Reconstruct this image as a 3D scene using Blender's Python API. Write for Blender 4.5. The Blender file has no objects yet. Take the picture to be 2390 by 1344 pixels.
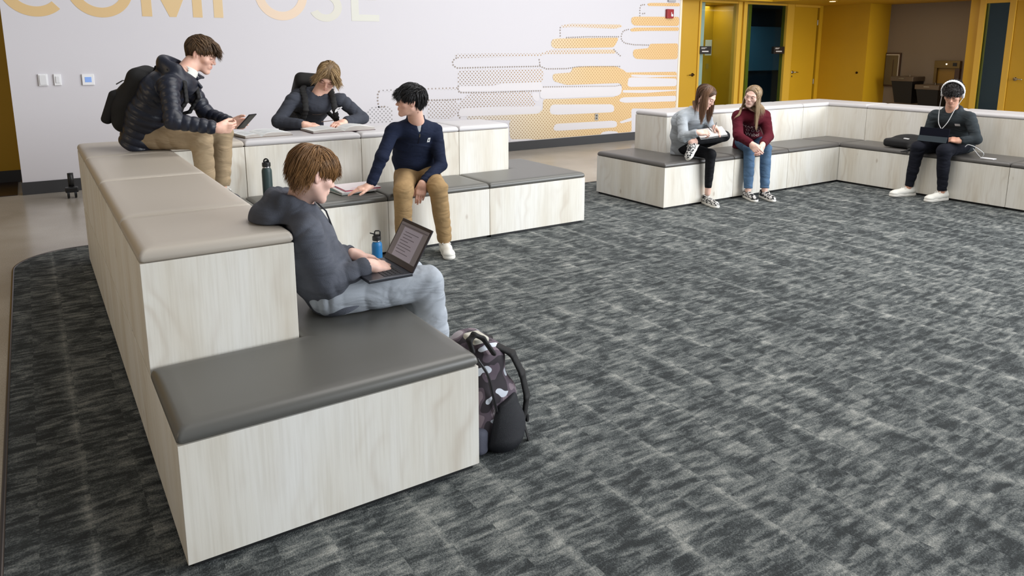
import bpy, bmesh, math, random
import numpy as np
from mathutils import Vector, Matrix, noise as mnoise

S = bpy.context.scene
COL = S.collection
random.seed(7)
rng = np.random.default_rng(11)
PI = math.pi

def lin(r, g, b):
    f = lambda c: (c/255/12.92) if c/255 <= .04045 else ((c/255+.055)/1.055)**2.4
    return (f(r), f(g), f(b), 1.0)

# ------------------------------------------------------------------ camera
cd = bpy.data.cameras.new('camera'); cam = bpy.data.objects.new('camera', cd); COL.objects.link(cam)
cd.sensor_fit = 'HORIZONTAL'; cd.sensor_width = 36.0
cd.lens = 36.0*1716.18/2390
cd.shift_y = -(672-442.48)/2390
cd.clip_start = .05; cd.clip_end = 100
YAW, PITCH = -0.5795, -0.1911
cam.location = (-0.2509, -2.1341, 1.5356)
cam.rotation_euler = (PI/2+PITCH, 0, YAW)
S.camera = cam

# ------------------------------------------------------------------ light and exposure
S.view_settings.view_transform = 'Standard'; S.view_settings.look = 'None'
S.view_settings.exposure = 0.36; S.view_settings.gamma = 1.0
S.view_settings.use_curve_mapping = False
w = bpy.data.worlds.new('world'); S.world = w; w.use_nodes = True
wn = w.node_tree
wn.nodes['Background'].inputs[0].default_value = (0.94, 0.965, 1.0, 1)
wn.nodes['Background'].inputs[1].default_value = 0.17

def area(name, loc, rot, sx, sy, power, col):
    ld = bpy.data.lights.new(name, 'AREA'); ld.shape = 'RECTANGLE'; ld.size = sx; ld.size_y = sy
    ld.energy = power; ld.color = col
    o = bpy.data.objects.new(name, ld); COL.objects.link(o); o.location = loc; o.rotation_euler = rot
    return o
area('window_light', (10.5, -6.2, 2.9), (math.radians(77), 0, math.radians(38)), 11, 4.2, 1350, (0.92, 0.96, 1.0))
area('ceiling_light', (5.2, 1.5, 5.4), (0, 0, 0), 7, 5, 340, (1.0, 0.975, 0.94))
area('hall_light', (-6.0, 1.5, 3.2), (0, math.radians(-68), 0), 3, 3, 50, (1.0, 0.76, 0.46))
area('corridor_light', (12.2, 5.0, 2.33), (0, 0, 0), 1.6, .5, 8, (1.0, 0.86, 0.6))
area('office_fill', (10.6, 8.2, 2.32), (0, 0, 0), .9, .9, 14, (1.0, 0.95, 0.85))  # added fill that brightens the yellow office behind the sidelight; no fitting modelled
area('unlit_room_fill', (14.2, 9.2, 2.45), (0, 0, 0), .6, .6, 11, (0.7, 0.9, 1.0))  # added bluish fill so the dark room shows through its glass; no lamp there

# ------------------------------------------------------------------ materials
MATS = {}
def new_mat(name):
    m = bpy.data.materials.new(name); m.use_nodes = True
    return m, m.node_tree, m.node_tree.nodes['Principled BSDF']
def mat(name, rgb, rough=.5, metal=0, bump=0, bscale=200, spec=.5, var=0, vscale=3, sheen=0, emit=0, stretch=(1, 1, 1), coat=0, trans=0, ior=None):
    if name in MATS: return MATS[name]
    m, nt, b = new_mat(name); N = nt.nodes; L = nt.links
    c = lin(*rgb)
    b.inputs['Base Color'].default_value = c
    b.inputs['Roughness'].default_value = rough; b.inputs['Metallic'].default_value = metal
    b.inputs['Specular IOR Level'].default_value = spec
    if ior: b.inputs['IOR'].default_value = ior
    if trans: b.inputs['Transmission Weight'].default_value = trans
    if sheen:
        b.inputs['Sheen Weight'].default_value = sheen; b.inputs['Sheen Roughness'].default_value = .6
    if coat: b.inputs['Coat Weight'].default_value = coat
    if emit:
        b.inputs['Emission Color'].default_value = c; b.inputs['Emission Strength'].default_value = emit
    if bump or var:
        tc = N.new('ShaderNodeTexCoord'); mp = N.new('ShaderNodeMapping'); mp.inputs['Scale'].default_value = stretch
        L.new(tc.outputs['Object'], mp.inputs[0])
    if var:
        n = N.new('ShaderNodeTexNoise'); n.inputs['Scale'].default_value = vscale; n.inputs['Detail'].default_value = 6
        L.new(mp.outputs[0], n.inputs[0])
        mr = N.new('ShaderNodeMapRange'); mr.inputs[1].default_value = .3; mr.inputs[2].default_value = .7
        mr.inputs[3].default_value = 1-var; mr.inputs[4].default_value = 1+var
        L.new(n.outputs[0], mr.inputs[0])
        mx = N.new('ShaderNodeVectorMath'); mx.operation = 'SCALE'; mx.inputs[0].default_value = c[:3]
        L.new(mr.outputs[0], mx.inputs['Scale']); L.new(mx.outputs[0], b.inputs['Base Color'])
    if bump:
        n2 = N.new('ShaderNodeTexNoise'); n2.inputs['Scale'].default_value = bscale; n2.inputs['Detail'].default_value = 3
        L.new(mp.outputs[0], n2.inputs[0])
        bp = N.new('ShaderNodeBump'); bp.inputs['Strength'].default_value = bump; bp.inputs['Distance'].default_value = .004
        L.new(n2.outputs[0], bp.inputs['Height']); L.new(bp.outputs[0], b.inputs['Normal'])
    MATS[name] = m
    return m

def node(nt, kind, **kw):
    n = nt.nodes.new(kind)
    for k, v in kw.items():
        if k.startswith('i'): n.inputs[int(k[1:])].default_value = v
        else: setattr(n, k, v)
    return n
def ramp(nt, src, stops):
    r = nt.nodes.new('ShaderNodeValToRGB'); e = r.color_ramp.elements
    e.remove(e[1]); e[0].position = stops[0][0]; e[0].color = stops[0][1]
    for p, c in stops[1:]: q = e.new(p); q.color = c
    nt.links.new(src, r.inputs[0]); return r.outputs[0]
def mapping(nt, scale, src=None, rot=(0, 0, 0)):
    mp = nt.nodes.new('ShaderNodeMapping'); mp.inputs['Scale'].default_value = scale; mp.inputs['Rotation'].default_value = rot
    if src is None:
        tc = nt.nodes.new('ShaderNodeTexCoord'); src = tc.outputs['Object']
    nt.links.new(src, mp.inputs[0]); return mp.outputs[0]
def math_n(nt, op, a, b=None):
    n = nt.nodes.new('ShaderNodeMath'); n.operation = op
    for i, v in enumerate((a, b)):
        if v is None: continue
        if isinstance(v, (int, float)): n.inputs[i].default_value = v
        else: nt.links.new(v, n.inputs[i])
    return n.outputs[0]
def mixc(nt, f, a, b, mode='MIX'):
    n = nt.nodes.new('ShaderNodeMix'); n.data_type = 'RGBA'; n.blend_type = mode
    for k, v in ((0, f), (6, a), (7, b)):
        if isinstance(v, (int, float)): n.inputs[k].default_value = v
        elif isinstance(v, tuple): n.inputs[k].default_value = v
        else: nt.links.new(v, n.inputs[k])
    return n.outputs[2]

def wood_mat():
    m, nt, b = new_mat('pale_wood_laminate'); L = nt.links
    tc = nt.nodes.new('ShaderNodeTexCoord'); oi = nt.nodes.new('ShaderNodeObjectInfo')
    sx = nt.nodes.new('ShaderNodeSeparateXYZ'); L.new(tc.outputs['Object'], sx.inputs[0])
    u = math_n(nt, 'ADD', sx.outputs[0], math_n(nt, 'MULTIPLY', sx.outputs[1], 1.13))
    u = math_n(nt, 'ADD', u, math_n(nt, 'MULTIPLY', oi.outputs['Random'], 37.0))
    cv = nt.nodes.new('ShaderNodeCombineXYZ'); L.new(u, cv.inputs[0]); L.new(sx.outputs[2], cv.inputs[2])
    L.new(math_n(nt, 'MULTIPLY', oi.outputs['Random'], 9.0), cv.inputs[1])
    warp = node(nt, 'ShaderNodeTexNoise', i2=2.2, i3=2.0); L.new(mapping(nt, (1.2, 1, 1.0), cv.outputs[0]), warp.inputs[0])
    # cathedral rings: distance-like field stretched along z
    uw = math_n(nt, 'ADD', math_n(nt, 'MULTIPLY', u, 1.0), math_n(nt, 'MULTIPLY', warp.outputs[0], .55))
    rings = math_n(nt, 'SINE', math_n(nt, 'MULTIPLY', uw, 62.0))
    ringf = node(nt, 'ShaderNodeMapRange', i1=-1.0, i2=1.0, i3=0.0, i4=1.0); L.new(rings, ringf.inputs[0])
    mask = node(nt, 'ShaderNodeTexNoise', i2=3.2, i3=3.0); L.new(mapping(nt, (1.5, 1, .5), cv.outputs[0]), mask.inputs[0])
    maskr = node(nt, 'ShaderNodeMapRange', i1=.46, i2=.68, i3=0.0, i4=1.0); L.new(mask.outputs[0], maskr.inputs[0])
    fine = node(nt, 'ShaderNodeTexNoise', i2=5.0, i3=6.0); L.new(mapping(nt, (22, 1, .8), cv.outputs[0]), fine.inputs[0])
    broad = node(nt, 'ShaderNodeTexNoise', i2=2.0, i3=4.0); L.new(mapping(nt, (2.6, 1, .45), cv.outputs[0]), broad.inputs[0])
    c = ramp(nt, broad.outputs[0], [(.32, lin(222, 215, 201)), (.5, lin(232, 228, 218)), (.7, lin(238, 236, 230))])
    f1 = ramp(nt, fine.outputs[0], [(.34, (.86, .845, .82, 1)), (.56, (1, 1, 1, 1))])
    c = mixc(nt, .5, c, f1, 'MULTIPLY')
    rg = math_n(nt, 'MULTIPLY', math_n(nt, 'POWER', ringf.outputs[0], 3.0), maskr.outputs[0])
    c = mixc(nt, math_n(nt, 'MULTIPLY', rg, .32), c, lin(184, 166, 146))
    kn = nt.nodes.new('ShaderNodeTexVoronoi'); kn.inputs['Scale'].default_value = 2.3
    L.new(mapping(nt, (1.8, 1, 1.0), cv.outputs[0]), kn.inputs[0])
    kr = node(nt, 'ShaderNodeMapRange', i1=.035, i2=.075, i3=.45, i4=0.0); L.new(kn.outputs[0], kr.inputs[0])
    c = mixc(nt, kr.outputs[0], c, lin(150, 125, 103))
    L.new(c, b.inputs['Base Color']); b.inputs['Roughness'].default_value = .5; b.inputs['Specular IOR Level'].default_value = .35
    bp = node(nt, 'ShaderNodeBump', i0=.12, i1=.002); L.new(fine.outputs[0], bp.inputs['Height']); L.new(bp.outputs[0], b.inputs['Normal'])
    return m
WOOD = wood_mat()

def carpet_mat():
    m, nt, b = new_mat('woven_charcoal_carpet'); L = nt.links
    tc = nt.nodes.new('ShaderNodeTexCoord'); P = tc.outputs['Object']
    wp = node(nt, 'ShaderNodeTexNoise', i2=5.0, i3=3.0); L.new(P, wp.inputs[0])
    add = nt.nodes.new('ShaderNodeVectorMath'); add.operation = 'MULTIPLY_ADD'
    L.new(wp.outputs['Color'], add.inputs[0]); add.inputs[1].default_value = (.02, .028, 0); L.new(P, add.inputs[2]); Q = add.outputs[0]
    sx = nt.nodes.new('ShaderNodeSeparateXYZ'); L.new(Q, sx.inputs[0])
    def rows(width, shift):
        u = math_n(nt, 'ADD', math_n(nt, 'DIVIDE', sx.outputs[0], width), shift); r = math_n(nt, 'FLOOR', u)
        wn_ = nt.nodes.new('ShaderNodeTexWhiteNoise'); wn_.noise_dimensions = '1D'; L.new(r, wn_.inputs['W'])
        return wn_.outputs['Value'], math_n(nt, 'FRACT', u)
    ra, fa = rows(.155, .3); rb, fb = rows(.31, .7)
    # strokes across each woven row, broken at the row borders
    cv = nt.nodes.new('ShaderNodeCombineXYZ'); L.new(math_n(nt, 'ADD', sx.outputs[0], math_n(nt, 'MULTIPLY', ra, 31.0)), cv.inputs[0])
    L.new(math_n(nt, 'ADD', sx.outputs[1], math_n(nt, 'MULTIPLY', ra, 17.0)), cv.inputs[1])
    s1 = node(nt, 'ShaderNodeTexNoise', i2=5.0, i3=7.0); s1.inputs['Roughness'].default_value = .62; s1.inputs['Distortion'].default_value = .5
    L.new(mapping(nt, (1.35, 6.2, 1), cv.outputs[0]), s1.inputs[0])
    blot = node(nt, 'ShaderNodeTexNoise', i2=7.0, i3=5.0); blot.inputs['Distortion'].default_value = .8; L.new(mapping(nt, (1.2, 1, 1), Q), blot.inputs[0])
    # thin paler runs along the rows
    edge = math_n(nt, 'POWER', math_n(nt, 'ABSOLUTE', math_n(nt, 'SUBTRACT', math_n(nt, 'MULTIPLY', fb, 2.0), 1.0)), 9.0)
    rm = node(nt, 'ShaderNodeTexNoise', i2=2.4, i3=3.0); L.new(mapping(nt, (2.0, .7, 1), P), rm.inputs[0])
    fleck = node(nt, 'ShaderNodeTexNoise', i2=190.0, i3=3.0); L.new(P, fleck.inputs[0])
    v = math_n(nt, 'ADD', math_n(nt, 'MULTIPLY', s1.outputs[0], .88), math_n(nt, 'MULTIPLY', blot.outputs[0], .47))
    v = math_n(nt, 'ADD', v, math_n(nt, 'MULTIPLY', math_n(nt, 'SUBTRACT', ra, .5), .045))
    v = math_n(nt, 'ADD', v, math_n(nt, 'MULTIPLY', math_n(nt, 'SUBTRACT', rb, .5), .04))
    v = math_n(nt, 'ADD', v, math_n(nt, 'MULTIPLY', math_n(nt, 'MULTIPLY', edge, rm.outputs[0]), .24))
    v = math_n(nt, 'ADD', v, math_n(nt, 'MULTIPLY', math_n(nt, 'SUBTRACT', fleck.outputs[0], .5), .42))
    c = ramp(nt, v, [(.54, lin(55, 58, 59)), (.63, lin(71, 75, 76)), (.70, lin(94, 98, 98)), (.79, lin(118, 121, 119)), (.95, lin(160, 161, 156))])
    L.new(c, b.inputs['Base Color']); b.inputs['Roughness'].default_value = .95; b.inputs['Specular IOR Level'].default_value = .15
    pile = node(nt, 'ShaderNodeTexNoise', i2=260.0, i3=2.0); L.new(P, pile.inputs[0])
    hh = math_n(nt, 'ADD', pile.outputs[0], math_n(nt, 'MULTIPLY', v, 1.5))
    bp = node(nt, 'ShaderNodeBump', i0=.7, i1=.004); L.new(hh, bp.inputs['Height']); L.new(bp.outputs[0], b.inputs['Normal'])
    return m

def concrete_mat():
    m, nt, b = new_mat('polished_concrete'); L = nt.links
    tc = nt.nodes.new('ShaderNodeTexCoord'); P = tc.outputs['Object']
    n1 = node(nt, 'ShaderNodeTexNoise', i2=1.3, i3=8.0); L.new(P, n1.inputs[0])
    n2 = node(nt, 'ShaderNodeTexNoise', i2=160.0, i3=2.0); L.new(P, n2.inputs[0])
    c = ramp(nt, n1.outputs[0], [(.3, lin(160, 152, 140)), (.7, lin(186, 179, 168))])
    c2 = ramp(nt, n2.outputs[0], [(.35, (.82, .82, .82, 1)), (.6, (1.06, 1.06, 1.06, 1))])
    L.new(mixc(nt, 1.0, c, c2, 'MULTIPLY'), b.inputs['Base Color'])
    b.inputs['Roughness'].default_value = .22; b.inputs['Specular IOR Level'].default_value = .5
    return m

# ------------------------------------------------------------------ mesh helpers (everything is authored in world metres)
def base_of(parent):
    v = Vector((0, 0, 0)); p = parent
    while p is not None: v += p.location; p = p.parent
    return v
def link_mesh(name, me, m, parent=None, smooth=False):
    o = bpy.data.objects.new(name, me); COL.objects.link(o)
    if m is not None:
        for mm in (m if isinstance(m, (list, tuple)) else [m]): me.materials.append(mm)
    if parent is not None:
        o.parent = parent; v = base_of(parent); me.transform(Matrix.Translation(-v))
    if smooth: me.polygons.foreach_set('use_smooth', [True]*len(me.polygons))
    return o
def from_vf(name, V, Fc, m, parent=None, smooth=False, origin=None):
    me = bpy.data.meshes.new(name); me.from_pydata([tuple(map(float, v)) for v in V], [], [tuple(int(i) for i in f) for f in Fc]); me.update()
    o = link_mesh(name, me, m, parent, smooth)
    if origin is not None and parent is None:
        me.transform(Matrix.Translation(-Vector(origin))); o.location = origin
    return o
def from_bm(name, bm, m, parent=None, smooth=False, origin=None):
    bmesh.ops.recalc_face_normals(bm, faces=bm.faces)
    me = bpy.data.meshes.new(name); bm.to_mesh(me); bm.free()
    o = link_mesh(name, me, m, parent, smooth)
    if origin is not None and parent is None:
        me.transform(Matrix.Translation(-Vector(origin))); o.location = origin
    return o
def tag(o, label=None, cat=None, group=None, kind=None):
    if label: o['label'] = label
    if cat: o['category'] = cat
    if group: o['group'] = group
    if kind: o['kind'] = kind
    return o
def thing(name, loc, label, cat, group=None):
    o = bpy.data.objects.new(name, None); COL.objects.link(o); o.location = loc; o.empty_display_size = .05
    tag(o, label, cat, group); return o
def add_box(bm, x0, x1, y0, y1, z0, z1, bev=0, seg=2):
    vs = [bm.verts.new((x, y, z)) for z in (z0, z1) for x, y in ((x0, y0), (x1, y0), (x1, y1), (x0, y1))]
    fs = [bm.faces.new([vs[i] for i in f]) for f in ((3, 2, 1, 0), (4, 5, 6, 7), (0, 1, 5, 4), (1, 2, 6, 5), (2, 3, 7, 6), (3, 0, 4, 7))]
    if bev:
        es = list({e for f in fs for e in f.edges})
        bmesh.ops.bevel(bm, geom=es, offset=bev, segments=seg, affect='EDGES', profile=.5)
    return vs
def boxo(name, x0, x1, y0, y1, z0, z1, m, parent=None, bev=0, seg=2, origin=None):
    bm = bmesh.new(); add_box(bm, x0, x1, y0, y1, z0, z1, bev, seg); return from_bm(name, bm, m, parent, origin=origin)
def obox(bm, c, ax, half, bev=0, seg=2):
    """oriented box, ax = 3 unit vectors"""
    A = [Vector(a) for a in ax]; c = Vector(c)
    vs = [bm.verts.new(c+A[0]*sx*half[0]+A[1]*sy*half[1]+A[2]*sz*half[2]) for sz in (-1, 1) for sx, sy in ((-1, -1), (1, -1), (1, 1), (-1, 1))]
    fs = [bm.faces.new([vs[i] for i in f]) for f in ((3, 2, 1, 0), (4, 5, 6, 7), (0, 1, 5, 4), (1, 2, 6, 5), (2, 3, 7, 6), (3, 0, 4, 7))]
    if bev: bmesh.ops.bevel(bm, geom=list({e for f in fs for e in f.edges}), offset=bev, segments=seg, affect='EDGES', profile=.5)
def tube(bm, pts, r, n=8, cap=True):
    pts = [Vector(p) for p in pts]; rings = []
    rs = r if isinstance(r, (list, tuple)) else [r]*len(pts)
    up = Vector((0, 0, 1)); prev = None
    for i, p in enumerate(pts):
        t = (pts[min(i+1, len(pts)-1)]-pts[max(i-1, 0)]).normalized()
        if prev is None:
            a = t.cross(up);
            if a.length < .1: a = t.cross(Vector((1, 0, 0)))
        else: a = prev-t*prev.dot(t)
        a.normalize(); prev = a; b = t.cross(a)
        rings.append([bm.verts.new(p+(a*math.cos(2*PI*k/n)+b*math.sin(2*PI*k/n))*rs[i]) for k in range(n)])
    for A, B in zip(rings, rings[1:]):
        for k in range(n): bm.faces.new((A[k], A[(k+1) % n], B[(k+1) % n], B[k]))
    if cap: bm.faces.new(rings[0][::-1]); bm.faces.new(rings[-1])
def lathe(bm, c, prof, n=28, axis=2):
    rings = []
    for r, h in prof:
        rg = []
        for k in range(n):
            a = 2*PI*k/n; p = [r*math.cos(a), r*math.sin(a), h]
            if axis == 1: p = [p[0], p[2], p[1]]
            if axis == 0: p = [p[2], p[0], p[1]]
            rg.append(bm.verts.new((c[0]+p[0], c[1]+p[1], c[2]+p[2])))
        rings.append(rg)
    for A, B in zip(rings, rings[1:]):
        for k in range(n): bm.faces.new((A[k], A[(k+1) % n], B[(k+1) % n], B[k]))
    bm.faces.new(rings[0][::-1]); bm.faces.new(rings[-1])
def prism_xy(bm, poly, z0, z1, bev=0, seg=3, bottom=True):
    a = [bm.verts.new((x, y, z0)) for x, y in poly]; b = [bm.verts.new((x, y, z1)) for x, y in poly]; n = len(poly)
    top = bm.faces.new(b); bm.faces.new(a[::-1]); side = []
    for i in range(n): side.append(bm.faces.new((a[i], a[(i+1) % n], b[(i+1) % n], b[i])))
    if bev:
        es = list(top.edges)+[e for f in side for e in f.edges if abs(e.verts[0].co.z-e.verts[1].co.z) > 1e-6]
        bmesh.ops.bevel(bm, geom=list(set(es)), offset=bev, segments=seg, affect='EDGES', profile=.5)
def prism_xz(bm, poly, y0, y1):
    """polygon in x,z extruded from y0 (front) to y1"""
    a = [bm.verts.new((x, y0, z)) for x, z in poly]; b = [bm.verts.new((x, y1, z)) for x, z in poly]; n = len(poly)
    bm.faces.new(a); bm.faces.new(b[::-1])
    for i in range(n): bm.faces.new((a[i], b[i], b[(i+1) % n], a[(i+1) % n]))
def text_obj(name, s, size, M4, m, parent, extrude=.0006, align='CENTER'):
    cu = bpy.data.curves.new(name, 'FONT'); cu.body = s; cu.size = size; cu.extrude = extrude; cu.align_x = align; cu.align_y = 'CENTER'; cu.resolution_u = 3
    t = bpy.data.objects.new(name, cu); COL.objects.link(t)
    me = bpy.data.meshes.new_from_object(t.evaluated_get(bpy.context.evaluated_depsgraph_get()))
    bpy.data.objects.remove(t); me.transform(M4); me.name = name; me.materials.clear()
    return link_mesh(name, me, m, parent)

# ------------------------------------------------------------------ room
WALLP = mat('white_wall_paint', (211, 208, 213), .7, bump=.05, bscale=90, spec=.3)
YEL = mat('yellow_paint', (186, 142, 18), .45, bump=.04, bscale=60, var=.03, vscale=2)
YELD = mat('yellow_frame_paint', (204, 160, 54), .4)
GREI = mat('greige_wall_paint', (130, 116, 101), .7, bump=.05, bscale=80)
DARKB = mat('dark_rubber_base', (58, 58, 60), .5, spec=.4)
BLACK = mat('black_plastic', (18, 18, 20), .4)
METAL = mat('brushed_nickel', (165, 160, 152), .3, metal=1)
YW = 7.08
fl = boxo('floor', -7, 15.5, -9, 11, -.2, 0, concrete_mat()); tag(fl, 'polished tan concrete floor', kind='structure')
cp = []
for k in range(13):
    a = PI/2*k/12
    cp.append((-.02-.44*math.sin(a), 3.90+.46*math.cos(a)))
poly = [(9.6, 4.36)]+[(-.02, 4.36)]+cp[1:]+[(-.46, -5.5), (9.6, -5.5)]
bm = bmesh.new(); prism_xy(bm, poly[::-1], 0, .007); car = from_bm('carpet', bm, carpet_mat())
tag(car, 'charcoal and grey woven-pattern carpet with one rounded corner covering the seating area', 'carpet')
bm = bmesh.new(); edge = [(9.6, 4.365)]+[(-.02, 4.365)]+[(x-.004*math.sin(PI/2*(k+1)/12), y+.004*math.cos(PI/2*(k+1)/12)) for k, (x, y) in enumerate(cp[1:])]+[(-.465, -5.5)]
tube(bm, [(x, y, .003) for x, y in edge], .009, 6)
ts = from_bm('trim_1', bm, mat('dark_metal_strip', (92, 86, 84), .35, metal=.8), smooth=True); tag(ts, 'dark metal strip along the carpet edge', kind='structure')

boxo('wall_back', -.393, 9.235, YW, YW+.16, 0, 4.6, WALLP)['kind'] = 'structure'
boxo('baseboard_back', -.396, 9.236, YW-.012, YW+.0, .0, .135, DARKB, bev=.003)['kind'] = 'structure'
boxo('baseboard_end', -.405, -.393, YW-.012, YW+.15, .0, .135, DARKB)['kind'] = 'structure'
boxo('trim_2', 9.2, 9.245, YW-.008, YW, .135, 4.6, mat('cream_edge', (235, 222, 200), .5))['kind'] = 'structure'
boxo('wall_left', -5.5, -.2, 8.05, 8.2, 0, 4.6, YEL)['kind'] = 'structure'
boxo('baseboard_left', -5.5, -.2, 8.035, 8.05, 0, .14, DARKB)['kind'] = 'structure'
mt = boxo('floor_mat', -5.0, -.45, 7.1, 8.03, 0.0, .008, mat('dark_entry_mat', (42, 28, 20), .35, var=.2, vscale=6)); tag(mt, 'dark brown mat on the floor along the far left yellow wall', 'mat')

# switch plates, alarm, outlet
def plate(x, z, ww, hh, label, cat, kind):
    t = thing('wall_'+kind, (x, YW, z), label, cat)
    body = mat('white_plastic', (238, 238, 240), .35)
    boxo('cover_plate', x-ww/2, x+ww/2, YW-.022, YW, z-hh/2, z+hh/2, body, t, .004)
    if kind == 'dispenser_plate': pass
    return t
t = plate(-.100, 1.20, .085, .122, 'taller white plastic wall sensor box, leftmost on the white wall', 'wall box', 'sensor')
boxo('inner_cover', -.132, -.070, YW-.030, YW-.022, 1.15, 1.25, mat('off_white', (225, 225, 228), .4), t, .002)
t = plate(.030, 1.20, .066, .118, 'narrow white rocker light switch between the sensor box and the thermostat', 'light switch', 'switch')
boxo('rocker', .012, .048, YW-.030, YW-.022, 1.165, 1.235, mat('off_white', (225, 225, 228), .4), t, .003)
t = plate(.311, 1.195, .114, .117, 'square white thermostat with a blue screen on the white wall', 'thermostat', 'thermostat')
boxo('screen', .28, .342, YW-.0245, YW-.022, 1.167, 1.222, mat('blue_screen', (120, 150, 205), .3, emit=.35), t)
t = thing('fire_alarm', (8.937, YW, 2.09), 'small red fire alarm box high on the right end of the white wall', 'fire alarm')
RED = mat('alarm_red', (150, 20, 28), .4)
boxo('housing', 8.862, 9.012, YW-.05, YW, 2.015, 2.165, RED, t, .006)
bm = bmesh.new(); lathe(bm, (8.965, YW-.056, 2.065), [(.022, -.004), (.022, .006)], 16, 1); from_bm('strobe', bm, mat('white_plastic', (238, 238, 240)), t)
boxo('strobe_stem', 8.946, 8.956, YW-.058, YW-.05, 2.06, 2.115, mat('white_plastic', (238, 238, 240)), t)
t = thing('alarm_horn', (9.02, YW, 2.34), 'grey speaker plate above the red fire alarm', 'speaker')
boxo('cover_plate', 8.90, 9.07, YW-.03, YW, 2.285, 2.42, mat('grey_plastic', (170, 168, 170)), t, .004)
t = thing('wall_outlet', (7.41, YW, .43), 'grey metal wall outlet low on the dotted mural', 'outlet')
boxo('cover_plate', 7.375, 7.445, YW-.008, YW-.0, .375, .485, METAL, t, .002)
for dz in (-.022, .022): boxo('socket', 7.395, 7.425, YW-.011, YW-.008, .43+dz-.014, .43+dz+.014, mat('grey_dark', (70, 68, 66)), t, .002)

# ------------------------------------------------------------------ lettering C O M P O S E
def arc_poly(cx, cz, ro, ri, a0, a1, n=48):
    P = [(cx+ro*math.cos(a0+(a1-a0)*k/n), cz+ro*math.sin(a0+(a1-a0)*k/n)) for k in range(n+1)]
    Q = [(cx+ri*math.cos(a0+(a1-a0)*k/n), cz+ri*math.sin(a0+(a1-a0)*k/n)) for k in range(n+1)]
    return P, Q
def strip(bm, P, Q, y0, y1):
    for i in range(len(P)-1):
        q = [P[i], P[i+1], Q[i+1], Q[i]]; prism_xz(bm, q, y0, y1)
def letter(ch, x, z0, h, col, label):
    m = mat('letter_'+ch.lower()+str(int(x*10)), col, .6); y0, y1 = YW-.003, YW; bm = bmesh.new(); r = h/2; s = .102; cz = z0+r
    if ch == 'O':
        P, Q = arc_poly(x, cz, r, r-s, 0, 2*PI, 72); strip(bm, P, Q, y0, y1)
    elif ch == 'C':
        P, Q = arc_poly(x, cz, r, r-s, math.radians(48), math.radians(312), 60); strip(bm, P, Q, y0, y1)
    elif ch == 'M':
        w2 = .314; z1 = z0+h
        prism_xz(bm, [(x+a, z0+b) for a, b in ((-w2, 0), (-w2+s, 0), (-w2+s, h*.66), (-.035, 0), (.035, 0), (w2-s, h*.66), (w2-s, 0), (w2, 0), (w2, h), (w2-s, h), (0, h*.30), (-w2+s, h), (-w2, h))], y0, y1)
    elif ch == 'P':
        z1 = z0+h; prism_xz(bm, [(x, z0), (x+s, z0), (x+s, z1), (x, z1)], y0, y1)
        rr = .2; P, Q = arc_poly(x+.2, z1-rr, rr, rr-s+.01, -PI/2, PI/2, 30)
        strip(bm, P, Q, y0, y1)
        for a, b2 in ((z1-s+.01, z1), (z1-2*rr, z1-2*rr+s-.01)): prism_xz(bm, [(x+s, a), (x+.2, a), (x+.2, b2), (x+s, b2)], y0, y1)
    elif ch == 'S':
        ru = h/4+s/4
        P, Q = arc_poly(x, z0+ru, ru+.03, ru+.03-s, math.radians(205), math.radians(450), 36)
        f = lambda L, c: [(px, c+(pz-c)*ru/(ru+.03)) for px, pz in L]
        strip(bm, f(P, z0+ru), f(Q, z0+ru), y0, y1)
        c2 = z0+h-ru
        P, Q = arc_poly(x, c2, ru+.02, ru+.02-s, math.radians(30), math.radians(270), 36); strip(bm, f(P, c2), f(Q, c2), y0, y1)
    elif ch == 'E':
        z1 = z0+h; w2 = .38; prism_xz(bm, [(x, z0), (x+s, z0), (x+s, z1), (x, z1)], y0, y1)
        for a in (z0, z0+h/2-.04, z1-.083): prism_xz(bm, [(x+s, a), (x+w2-(.04 if abs(a-z0-h/2+.04) < .01 else 0), a), (x+w2-(.04 if abs(a-z0-h/2+.04) < .01 else 0), a+.083), (x+s, a+.083)], y0, y1)
    o = from_bm('wall_letter', bm, m, origin=(x, YW, z0)); tag(o, label, 'letter', 'large word on the white wall')
letter('C', -.086, 1.848, .635, (216, 184, 132), 'flat gold capital letter C at the left end of the word on the white wall')
letter('O', .510, 1.852, .635, (216, 184, 134), 'flat gold ring letter O between C and M on the white wall')
letter('M', 1.212, 1.872, .615, (217, 187, 139), 'flat gold capital letter M on the white wall above the boys')
letter('P', 1.652, 1.874, .615, (220, 193, 150), 'flat pale gold letter P on the white wall, only its stem in view')
letter('O', 2.442, 1.858, .635, (228, 205, 182), 'flat pinkish-tan ring letter O on the white wall between P and S')
letter('S', 2.985, 1.853, .63, (214, 211, 200), 'flat pale grey capital letter S on the white wall')
letter('E', 3.322, 1.868, .615, (214, 213, 204), 'flat pale grey letter E ending the word on the white wall')
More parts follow.
